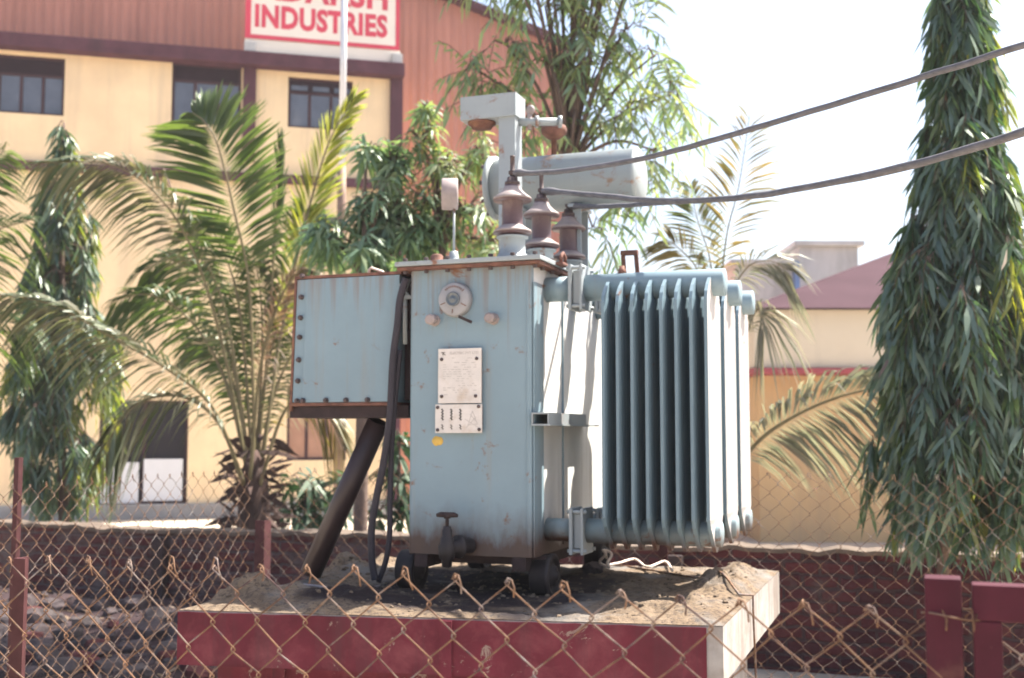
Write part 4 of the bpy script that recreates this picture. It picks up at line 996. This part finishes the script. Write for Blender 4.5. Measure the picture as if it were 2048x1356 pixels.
# ---------------------------------------------------------------- house at right
hx = 16.5
def hr(px, py, Y=hx): return at(px, py, Y)
hb = hr(1760, 1000); house = thing('low_house', Vector((hb.x, hx, 0)), 'low beige house with purple brown hipped roof and red band, behind the tall tree', 'building')
x0 = hr(1512, 900).x; x1 = hr(2600, 900).x; zb0 = hr(1700, 748).z; zb1 = hr(1700, 736).z; zf1 = hr(1700, 619).z
b = MB(); b.box(x0 + .15, x1, hx + .5, hx + 7, 0, zb0 + .0, 0); b.build('wall', M['beige'], house, house)
b = MB(); b.box(x0 - .05, x1, hx - .10, hx + 7.2, zb0 + .002, zb1, 0, .02); b.build('red_band', M['redband'], house, house)
b = MB(); b.box(x0, x1, hx, hx + 7.1, zb1 + .002, zf1, 0, .02); b.build('fascia', M['fascia'], house, house)
e0 = Vector((x0 - .15, hx - .2, zf1 + .003)); rdg = at(1860, 476, hx + 3.2); rz = rdg.z
rv = [e0, Vector((x1, hx - .2, e0.z)), Vector((x1, hx + 3.4, rz)), Vector((rdg.x, hx + 3.4, rz)), Vector((x0 - .15, hx + 7.2, e0.z)), Vector((x1, hx + 7.2, e0.z))]
b = MB(); b.add(rv, [(0, 1, 2, 3), (0, 3, 4), (3, 2, 5, 4), (0, 4, 5, 1), (1, 5, 2)]); b.build('roof', M['roofp'], house, house)
Yb = 27.0
def slabblock(px0, py0, px1, ybase, name, mat, lab, extra=None):
    a = at(px0, py0, Yb); c = at(px1, py0, Yb); o = thing(name, Vector(((a.x + c.x) / 2, Yb, 0)), lab, 'building')
    b = MB(); b.box(a.x, c.x, Yb, Yb + 5, 0, a.z, 0, .03); w_ = b.build('wall', mat, o, o)
    b = MB(); b.box(a.x - .12, c.x + .12, Yb - .15, Yb + 5.1, a.z + .003, a.z + .12, 0, .02); b.build('roof_slab', mat, o, o)
    if extra: extra(o)
    return o
def bluepipe(o):
    a = at(1587, 524, Yb - .2); c = at(1597, 524, Yb - .2); b = MB(); b.box(a.x, c.x, Yb - .3, Yb - .06, 0, a.z, 0, .02); b.build('blue_downpipe', M['bluep'], o, o)
slabblock(1597, 493, 1716, 0, 'concrete_block', M['conc'], 'far pale concrete rooftop block rising above the purple roof', bluepipe)
slabblock(1470, 530, 1584, 0, 'concrete_block', M['conc'], 'lower far grey concrete block left of the blue downpipe')

# flagpole
fp = at(676, 1000, 17.0); pole = thing('flagpole', Vector((fp.x, 17.0, 0)), 'tall white flagpole with rusty lower half in front of the cream building', 'pole')
zj = at(680, 332, 17).z; zt = at(682, -160, 17).z
b = MB(); b.tube([Vector((fp.x, 17, zj)), Vector((fp.x, 17, zt))], [.052, .048], 14); b.build('upper_tube', M['pole'], pole, pole)
b = MB(); b.tube([Vector((fp.x, 17, 0)), Vector((fp.x, 17, zj - .6)), Vector((fp.x, 17, zj - .002))], [.075, .068, .062], 14); b.build('lower_tube', M['polel'], pole, pole)

# ---------------------------------------------------------------- trees
def rvec(rnd):
    while True:
        v = Vector((rnd.uniform(-1, 1), rnd.uniform(-1, 1), rnd.uniform(-1, 1)))
        if .05 < v.length < 1: return v.normalized()
def ashoka(name, cx, Y, prof, ybase, label, nbr, LL, seed, sun_share=.10, lean=0.0):
    rnd = random.Random(seed); base = at(cx, 1000, Y); bx = base.x
    root = thing(name, Vector((bx, Y, 0)), label, 'tree')
    prof = sorted(prof); ys = [p[0] for p in prof]
    def rad(py):
        for (a, ra), (c, rc) in zip(prof, prof[1:]):
            if a <= py <= c: return (ra + (rc - ra) * (py - a) / (c - a)) * Y / F
        return prof[-1][1] * Y / F
    ztip = at(cx, ys[0], Y).z
    b = MB(); ctr = lambda z: bx * (1 + (z - CAMZ) / Y * math.tan(PITCH))
    pts = [Vector((ctr(z) + lean * (1 - z / ztip) + .015 * math.sin(z * 3), Y, z)) for z in [i * ztip / 14 for i in range(15)]]; b.tube(pts, [.05 * (1 - .85 * i / 14) * (Y / 9) for i in range(15)], 10); b.build('trunk', M['bark'], root, root)
    cr = MB(); tw = MB()
    area = [max(.02, r) for _, r in prof]
    tot = ys[-1] - ys[0]
    done = 0
    rmax = max(p[1] for p in prof) * Y / F
    while done < nbr:
        # one main branch: leaves the trunk, arches over and hangs as a tuft of several twigs
        py = rnd.uniform(ys[0] - 10, ys[-1] - 10)
        r = rad(max(ys[0], min(ys[-1], py)))
        if rnd.random() > (r / rmax) * .75 + .28: continue
        done += 1
        zend = at(cx, py, Y).z; a = rnd.uniform(0, 2 * math.pi); rr_ = r * rnd.choice((.45, .7, .85, .95, 1.0, 1.08, 1.2)) * rnd.uniform(.9, 1.08)
        big = rnd.uniform(.75, 1.3)
        outd = Vector((math.cos(a), math.sin(a), 0)); side = Vector((-outd.y, outd.x, 0)); cb = ctr(zend)
        rise = (.10 + .35 * r) * big
        hub_ = Vector((cb, Y, zend + rise)) + outd * rr_ * .72
        st = Vector((cb, Y, zend + rise * 1.25)); arm = spline([st, st.lerp(hub_, .55) + Vector((0, 0, .04)), hub_], 5)
        arm = [q for q in arm if q.z < ztip + .02]
        if len(arm) < 4: continue
        tw.tube(arm, [.006 * (Y / 9) * (1 - .5 * i / len(arm)) for i in range(len(arm))], 4, 0, False)
        young = rnd.random() < (.05 + max(0, outd.x * .85 + outd.y * .35 - .15) * sun_share * 5)  # yellower leaves favour the sun side, painting its lit edge into the crown
        for b_ in range(max(3, int(6 * big * min(1, .4 + r / rmax)))):
            dr = rise * rnd.uniform(.7, 1.5); sp = side * rnd.uniform(-.5, .5) * (.06 + .3 * r) + outd * rnd.uniform(-.1, .34) * (.05 + .6 * r)
            q0 = hub_ + Vector((rnd.uniform(-.02, .02), rnd.uniform(-.02, .02), 0)); q1 = q0 + sp * .6 + Vector((0, 0, -dr * .35)); q2 = q0 + sp + Vector((0, 0, -dr))
            crv = spline([q0, q1, q2], 5); tw.tube(crv, .0028 * (Y / 9), 3, 0, False)
            n = rnd.randint(8, 12)
            for k in range(n):
                t = .1 + .9 * k / (n - 1); f = t * (len(crv) - 1); i = min(int(f), len(crv) - 2); q = crv[i].lerp(crv[i + 1], f - i)
                if q.z > ztip: continue
                tan = (crv[i + 1] - crv[i]).normalized(); sgn = 1 if k % 2 else -1
                sd = (side * sgn * rnd.uniform(.2, .9) + outd * rnd.uniform(-.25, .7) + tan * .5 + Vector((0, 0, -rnd.uniform(.15, .9)))).normalized()
                L = LL * rnd.uniform(.5, 1.3); nn = (sd.cross(rvec(rnd)) + rvec(rnd) * .2).normalized()
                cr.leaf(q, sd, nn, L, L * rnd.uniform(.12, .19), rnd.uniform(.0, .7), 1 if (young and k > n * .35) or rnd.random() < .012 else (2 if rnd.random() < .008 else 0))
    crown = cr.build('crown', [M['ashoka'], M['ashoka_y'], M['palm_dry']], root, root)
    tw.build('twigs', M['bark'], root, root)
    return root
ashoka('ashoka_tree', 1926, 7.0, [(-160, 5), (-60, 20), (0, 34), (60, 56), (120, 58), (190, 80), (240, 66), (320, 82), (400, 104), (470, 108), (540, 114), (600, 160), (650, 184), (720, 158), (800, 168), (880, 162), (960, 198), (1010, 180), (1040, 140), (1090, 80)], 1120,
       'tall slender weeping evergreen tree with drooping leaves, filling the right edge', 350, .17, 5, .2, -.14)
ashoka('ashoka_tree', 122, 12.5, [(245, 4), (300, 14), (350, 26), (420, 48), (500, 66), (600, 86), (700, 98), (800, 112), (880, 118), (950, 102), (1000, 60), (1035, 30)], 1035,
       'smaller weeping evergreen at far left with yellow green sunlit edge', 190, .18, 6, .28)

def blobtree(name, label, Y, trunk, blobs, mat, LL, WR, style, seed, cl_leaf, trunk_r=.09, twig=True, mats=None):
    """crown spread over clumps: each clump is px ellipse (x, y, rx, ry, count)"""
    rnd = random.Random(seed); t0 = at(trunk[0], trunk[1], Y); root = thing(name, Vector((t0.x, Y, 0)), label, 'tree')
    hub = at(trunk[2], trunk[3], Y)
    b = MB(); b.tube(spline([Vector((t0.x, Y, 0)), Vector(((t0.x * .6 + hub.x * .4), Y, hub.z * .55)), hub], 6), [trunk_r * (1 - .45 * i / 12) for i in range(13)], 10)
    tk = b.build('trunk', M['bark'], root, root)
    cr = MB(); tw = MB()
    for (x, y, rx, ry, cnt) in blobs:
        c = at(x, y, Y); s = Y / F; dep = max(rx, ry) * s * .8
        lm = spline([hub, hub.lerp(c, .5) + Vector((0, rnd.uniform(-.2, .2), .12 * (c - hub).length)), c], 5)
        tw.tube(lm, [trunk_r * .36 * (1 - .8 * i / (len(lm) - 1)) + .005 for i in range(len(lm))], 6)
        for k in range(cnt):
            v = rvec(rnd) * (rnd.random() ** .42); q = c + Vector((v.x * rx * s, v.y * dep, v.z * ry * s))
            br = c.lerp(q, .15); d = (q - c); dn = d.normalized() if d.length > .01 else Vector((0, 0, 1))
            mid = br.lerp(q, .55) + Vector((0, 0, .05)); tw.tube([br, mid, q], [.010, .007, .004], 4, 0, False)
            if style == 'mango':
                axis = (dn + Vector((0, 0, .7))).normalized(); x1 = axis.orthogonal().normalized(); y1 = axis.cross(x1)
                for j in range(cl_leaf):
                    a = 2.4 * j + rnd.uniform(-.3, .3); dd = (x1 * math.cos(a) + y1 * math.sin(a)) + axis * rnd.uniform(-.15, .55); dd.normalize()
                    L = LL * rnd.uniform(.65, 1.15); sd = dd.cross(axis).normalized()
                    cr.leaf(q - axis * rnd.uniform(0, .10), dd, sd, L, L * WR, rnd.uniform(.35, .9), 0)
            else:                                                     # feathery sprays of narrow hanging leaves
                for sp in range(3):
                    d0 = (dn * .6 + rvec(rnd) * .8 + Vector((0, 0, -.15))).normalized(); Ls = rnd.uniform(.26, .5)
                    e = [q + d0 * Ls * t + Vector((0, 0, -.35 * Ls * t * t)) for t in (0, .33, .66, 1)]
                    tw.tube(e, .004, 3, 0, False)
                    for j in range(cl_leaf):
                        t = (j + .5) / cl_leaf; f = t * 3; i = min(int(f), 2); bp = e[i].lerp(e[i + 1], f - i); tan = (e[i + 1] - e[i]).normalized()
                        sd = tan.cross(Vector((0, 0, 1))); sd = sd.normalized() if sd.length > .05 else Vector((1, 0, 0))
                        dd = (tan * .55 + sd * (1 if j % 2 else -1) * .75 + Vector((0, 0, -rnd.uniform(.25, .8)))).normalized()
                        L = LL * rnd.uniform(.6, 1.2); cr.leaf(bp, dd, dd.cross(rvec(rnd)).normalized(), L, L * WR, rnd.uniform(.1, .5), 0)
    cr.build('crown', mat, root, root); tw.build('limbs', M['bark'], root, root)
    return root
blobtree('mango_tree', 'broad leaved mango tree in the middle, left of the tank top', 10.0, (720, 1050, 730, 560), [(785, 330, 60, 60, 18), (735, 300, 36, 40, 8), (735, 420, 60, 55, 18), (650, 470, 75, 50, 20), (780, 430, 85, 70, 31), (740, 500, 120, 40, 27), (850, 470, 80, 60, 24), (800, 560, 90, 40, 17)], M['mango'], .20, .18, 'mango', 21, 14, .07)
blobtree('mango_tree', 'taller pointed leafy tree just behind the vent pipe, against the terracotta wall', 10.0, (880, 1050, 885, 480), [(850, 215, 35, 30, 7), (845, 280, 60, 45, 14), (890, 330, 85, 55, 20), (930, 420, 95, 60, 30), (960, 300, 50, 45, 9), (860, 400, 80, 60, 22), (970, 480, 80, 40, 15)], M['airy'], .17, .15, 'mango', 22, 12, .06)
blobtree('feathery_tree', 'tall airy tree with feathery hanging leaves against the white sky', 9.2, (1120, 1050, 1140, 330), [(1090, 10, 66, 39, 4), (1180, 40, 54, 46, 4), (1010, 85, 58, 39, 4), (955, 140, 39, 31, 4), (1000, 190, 46, 31, 4), (1095, 120, 62, 42, 5), (1195, 130, 54, 42, 4), (1308, 110, 35, 39, 4), (1338, 190, 31, 39, 4), (1250, 225, 46, 39, 4), (1308, 300, 39, 35, 4), (1150, 215, 54, 39, 4), (1060, 240, 46, 35, 4), (1185, 455, 39, 31, 3), (1298, 375, 35, 27, 3), (1150, -60, 120, 50, 12), (1250, 60, 39, 31, 3), (1080, -160, 140, 60, 16), (1220, -150, 120, 70, 16), (1010, -90, 90, 60, 10), (1150, -260, 150, 60, 18), (1000, -220, 100, 60, 12), (1100, -400, 200, 110, 34), (1300, -380, 180, 110, 32), (1480, -460, 160, 110, 28), (1180, -580, 200, 110, 34), (1380, -620, 200, 110, 34), (1000, -520, 140, 100, 22), (1560, -640, 140, 100, 22), (1260, -760, 180, 90, 26)], M['feather'], .165, .17, 'feather', 23, 10, .04)  # unseen clumps above the view added to shade the ground at lower left
blobtree('mango_sapling', 'young mango plant with drooping leaf rosettes right of the palm base', 12.0, (610, 1060, 610, 1010), [(605, 965, 55, 30, 5), (590, 1010, 60, 30, 6), (650, 990, 50, 35, 5), (690, 960, 40, 30, 3), (640, 1040, 60, 20, 5)], M['sapling'], .29, .17, 'mango', 24, 13, .03)
blobtree('mango_sapling', 'leafy sapling seen in the gap between conduit pipe and tank', 10.5, (800, 1060, 800, 1000), [(800, 880, 25, 40, 4), (790, 950, 35, 45, 7), (810, 1010, 30, 40, 6), (760, 1020, 40, 30, 4)], M['sapling'], .23, .2, 'mango', 25, 11, .03)

# palms: every frond a part of its own
def frond(root, pts, Lmax, mat, seed, n=72, droop=.6, wid=.034, up=None, prof=(.35, 1.0, .35), spread=.85, thin=1.0, fold=0.0, start=.14, one=0):
    rnd = random.Random(seed); crv = spline(pts, 10); tot = len(crv) - 1
    b = MB(); b.tube(crv, [(.018 * (1 - .85 * i / tot) + .003) * thin for i in range(tot + 1)], 6, 1)
    viewn = Vector((0, -1, 0)) if up is None else up
    for s in (-1, 1):
        if one and s != one: continue
        for k in range(n):
            t = start + (1 - start) * (k + rnd.uniform(-.2, .2)) / n; t = min(t, .995); f = t * tot; i = min(int(f), tot - 1); q = crv[i].lerp(crv[i + 1], f - i); tan = (crv[i + 1] - crv[i]).normalized()
            sd = tan.cross(viewn).normalized() * s; tt = (t - start) / (1 - start)
            L = Lmax * (prof[0] + (prof[1] - prof[0]) * min(1, tt / .35)) if tt < .35 else Lmax * (prof[1] + (prof[2] - prof[1]) * ((tt - .35) / .65) ** 1.5)
            L *= rnd.uniform(.88, 1.08)
            ang = spread * (1.0 - .45 * tt)
            d = (sd * math.sin(ang) + tan * math.cos(ang) + viewn * (fold + rnd.uniform(-.12, .12))).normalized()
            blade = (tan * .8 + viewn * .6 + rvec(rnd) * .25); blade = (blade - d * blade.dot(d)).normalized()
            if rnd.random() < .04: continue
            b.leaf(q, d, blade, L, wid * rnd.uniform(.8, 1.15), droop * rnd.uniform(.7, 1.3), 0)
    return b.build('frond', [mat, M['rachis']], root, root)
PY = 11.6
pb = at(503, 1000, PY); palm = thing('coconut_palm', Vector((pb.x, PY, 0)), 'young coconut palm with spreading fronds behind the left brick wall', 'palm')
b = MB(); tp = [Vector((pb.x + .03 * math.sin(z * 2), PY, z)) for z in [0, .3, .6, .9, 1.2, at(500, 900, PY).z]]; b.tube(tp, [.20, .18, .17, .16, .13, .05], 14)
rnd = random.Random(9)
for i in range(150):
    z = rnd.uniform(.55, 1.55); a = rnd.uniform(0, 2 * math.pi); q = Vector((pb.x + .15 * math.cos(a), PY + .15 * math.sin(a), z)); d = Vector((math.cos(a), math.sin(a), rnd.uniform(-.6, 1.2))).normalized(); b.leaf(q, d, d.cross(rvec(rnd)).normalized(), rnd.uniform(.15, .35), .06, .2)
b.build('trunk', M['palmbark'], palm, palm)
def fp_(l, Y=PY): return [at(x, y, Y + dy) for x, y, dy in l]
frond(palm, fp_([(508, 960, 0), (506, 760, -.1), (497, 560, -.2), (468, 420, -.3), (437, 295, -.35), (410, 245, -.3), (385, 225, -.2)]), .84, M['palm_g'], 1, 120, .2, .040, spread=1.12, start=.36, prof=(.75, 1.0, .16))
frond(palm, fp_([(498, 960, 0), (445, 690, -.2), (385, 500, -.4), (310, 385, -.6), (215, 328, -.8), (75, 326, -1.0)]), .66, M['palm_d'], 2, 100, .85, .036, spread=.9, start=.2)
frond(palm, fp_([(490, 970, -.1), (425, 815, -.5), (330, 735, -.9), (215, 670, -1.2), (100, 608, -1.4), (-30, 585, -1.6)]), .58, M['palm_d'], 3, 105, .9, .034, spread=.75, start=.22)
frond(palm, fp_([(520, 960, 0), (560, 680, .1), (595, 510, .15), (628, 380, .2), (662, 275, .1), (712, 190, 0)]), .62, M['palm_y'], 4, 90, .25, .036, spread=.55, start=.2)
frond(palm, fp_([(512, 960, .2), (535, 700, .3), (550, 480, .35), (556, 380, .35), (560, 270, .35)]), .42, M['palm_g'], 5, 40, .05, .03, spread=.28, start=.45)
frond(palm, fp_([(510, 960, .3), (530, 760, .4), (570, 600, .5), (600, 480, .5), (610, 420, .5)]), .75, M['palm_g'], 15, 80, .5, .034, spread=.9, start=.3)
frond(palm, fp_([(500, 960, -.2), (520, 740, -.5), (552, 620, -.7), (585, 555, -.8), (612, 545, -.85)]), .55, M['palm_dry'], 6, 80, .9, .03, spread=.6, start=.2)
frond(palm, fp_([(486, 970, -.1), (440, 850, -.4), (370, 795, -.7), (290, 800, -.9), (235, 850, -1.0), (205, 915, -1.05)]), .62, M['palm_d'], 7, 56, 1.3, .03, spread=.7, start=.2)
frond(palm, fp_([(520, 970, -.1), (565, 830, -.3), (610, 800, -.5), (655, 830, -.6), (690, 900, -.65)]), .45, M['palm_gold'], 8, 40, 1.0, .03, spread=.7, start=.2)
frond(palm, fp_([(500, 960, .1), (455, 640, .2), (400, 500, .2), (352, 400, .2), (330, 345, .2)]), .62, M['palm_dry'], 9, 22, .9, .03, spread=.35, start=.45)
frond(palm, fp_([(498, 960, .2), (450, 760, .3), (380, 640, .4), (300, 590, .5), (230, 600, .6)]), .72, M['palm_g'], 10, 56, .9, .034, spread=.8, start=.25)
frond(palm, fp_([(505, 960, .3), (470, 780, .5), (430, 700, .6), (380, 680, .7)]), .55, M['palm_d'], 11, 70, .7, .03, spread=.8, start=.3)
frond(palm, fp_([(505, 960, .1), (490, 720, .25), (470, 570, .3), (430, 470, .3), (400, 440, .3)]), .72, M['palm_g'], 14, 90, .7, .034, spread=.9, start=.25)
frond(palm, fp_([(515, 960, .1), (545, 800, .2), (590, 700, .3), (640, 660, .35), (690, 690, .4)]), .6, M['palm_d'], 16, 60, 1.0, .034, spread=.85, start=.2)
frond(palm, fp_([(502, 960, .25), (480, 800, .4), (440, 640, .5), (400, 560, .6), (340, 520, .7), (290, 540, .75)]), .78, M['palm_g'], 17, 100, .9, .038, spread=.9, start=.15)
frond(palm, fp_([(508, 960, .3), (520, 800, .45), (525, 680, .5), (520, 580, .5), (505, 500, .5)]), .72, M['palm_d'], 19, 100, .6, .036, spread=1.0, start=.15)
# second palm at the far left, mostly outside the frame
P2 = 12.2; pq = at(-210, 1000, P2); palm2 = thing('coconut_palm', Vector((pq.x, P2, 0)), 'palm mostly cut off by the left edge, yellow green fronds reaching in', 'palm')
b = MB(); b.tube([Vector((pq.x, P2, 0)), Vector((pq.x, P2, at(0, 900, P2).z))], [.24, .16], 12); b.build('trunk', M['palmbark'], palm2, palm2)
frond(palm2, fp_([(-205, 960, 0), (-170, 650, 0), (-120, 480, 0), (-60, 370, 0), (10, 300, 0)], P2), .85, M['palm_g'], 31, 90, .7, .036, spread=1.1, start=.2)
frond(palm2, fp_([(-205, 960, -.1), (-150, 720, -.2), (-90, 560, -.3), (-20, 470, -.4), (60, 440, -.5)], P2), .8, M['palm_g'], 32, 60, .8, .036, spread=1.0, start=.2)
frond(palm2, fp_([(-200, 970, -.1), (-150, 800, -.2), (-80, 690, -.3), (-10, 640, -.4), (60, 660, -.5)], P2), .7, M['palm_g'], 33, 80, .9, .036, spread=.9, start=.2)
# palm behind the cooling fins
P3 = 9.4; pq = at(1432, 1000, P3); palm3 = thing('coconut_palm', Vector((pq.x, P3, 0)), 'ragged palm with dry sparse fronds half hidden behind the cooling fins', 'palm')
b = MB(); b.tube([Vector((pq.x, P3, 0)), Vector((pq.x, P3, .5)), Vector((pq.x, P3, at(0, 920, P3).z))], [.2, .18, .1], 12); b.build('trunk', M['palmbark'], palm3, palm3)
frond(palm3, fp_([(1436, 960, 0), (1440, 640, 0), (1452, 480, 0), (1478, 370, 0), (1500, 225, 0)], P3), .55, M['palm_gold'], 41, 30, .35, .024, spread=.95, start=.4, thin=.5)
frond(palm3, fp_([(1434, 960, .1), (1430, 640, .1), (1420, 520, .1), (1395, 440, .1), (1380, 370, .1)], P3), .42, M['palm_d'], 42, 36, .4, .026, spread=.9, start=.4, thin=.5)
frond(palm3, fp_([(1434, 960, 0), (1425, 640, 0), (1395, 540, 0), (1350, 490, 0), (1330, 480, 0)], P3), .4, M['palm_gold'], 43, 36, .5, .026, spread=.8, start=.4, thin=.5)
frond(palm3, fp_([(1438, 960, .1), (1455, 640, .1), (1490, 540, .1), (1540, 522, .1), (1575, 540, .1)], P3), .5, M['palm_pale'], 44, 30, .8, .024, spread=.8, start=.4, thin=.5)
frond(palm3, fp_([(1440, 960, -.2), (1470, 760, -.3), (1500, 650, -.3), (1518, 620, -.3), (1530, 660, -.3)], P3), .5, M['palm_pale'], 45, 30, 1.2, .024, spread=.6, start=.45, thin=.5)
frond(palm3, fp_([(1440, 990, -.2), (1510, 890, -.5), (1590, 832, -.7), (1690, 790, -.9), (1790, 772, -1.0), (1830, 775, -1.0)], P3), .66, M['palm_pale'], 46, 115, .75, .036, spread=1.05, start=.14, thin=.9, prof=(.5, 1.0, .5))

# ---------------------------------------------------------------- camera and view
cd = bpy.data.cameras.new('camera'); cam = bpy.data.objects.new('camera', cd); C.objects.link(cam)
cam.location = (0, 0, CAMZ); cam.rotation_euler = (R(90) + PITCH, 0, 0)
cd.sensor_width = 36; cd.lens = F / 2048 * 36; cd.clip_start = .05; cd.clip_end = 2000
cd.dof.use_dof = True; cd.dof.focus_distance = 3.1; cd.dof.aperture_fstop = 4.0
sc = bpy.context.scene; sc.camera = cam
sc.view_settings.view_transform = 'Standard'; sc.view_settings.look = 'None'; sc.view_settings.gamma = 1; sc.view_settings.use_curve_mapping = False
sc.view_settings.exposure = 1.95
try:
    sc.cycles.max_bounces = 8; sc.cycles.diffuse_bounces = 4; sc.cycles.transmission_bounces = 4; sc.cycles.use_denoising = True
except Exception: pass
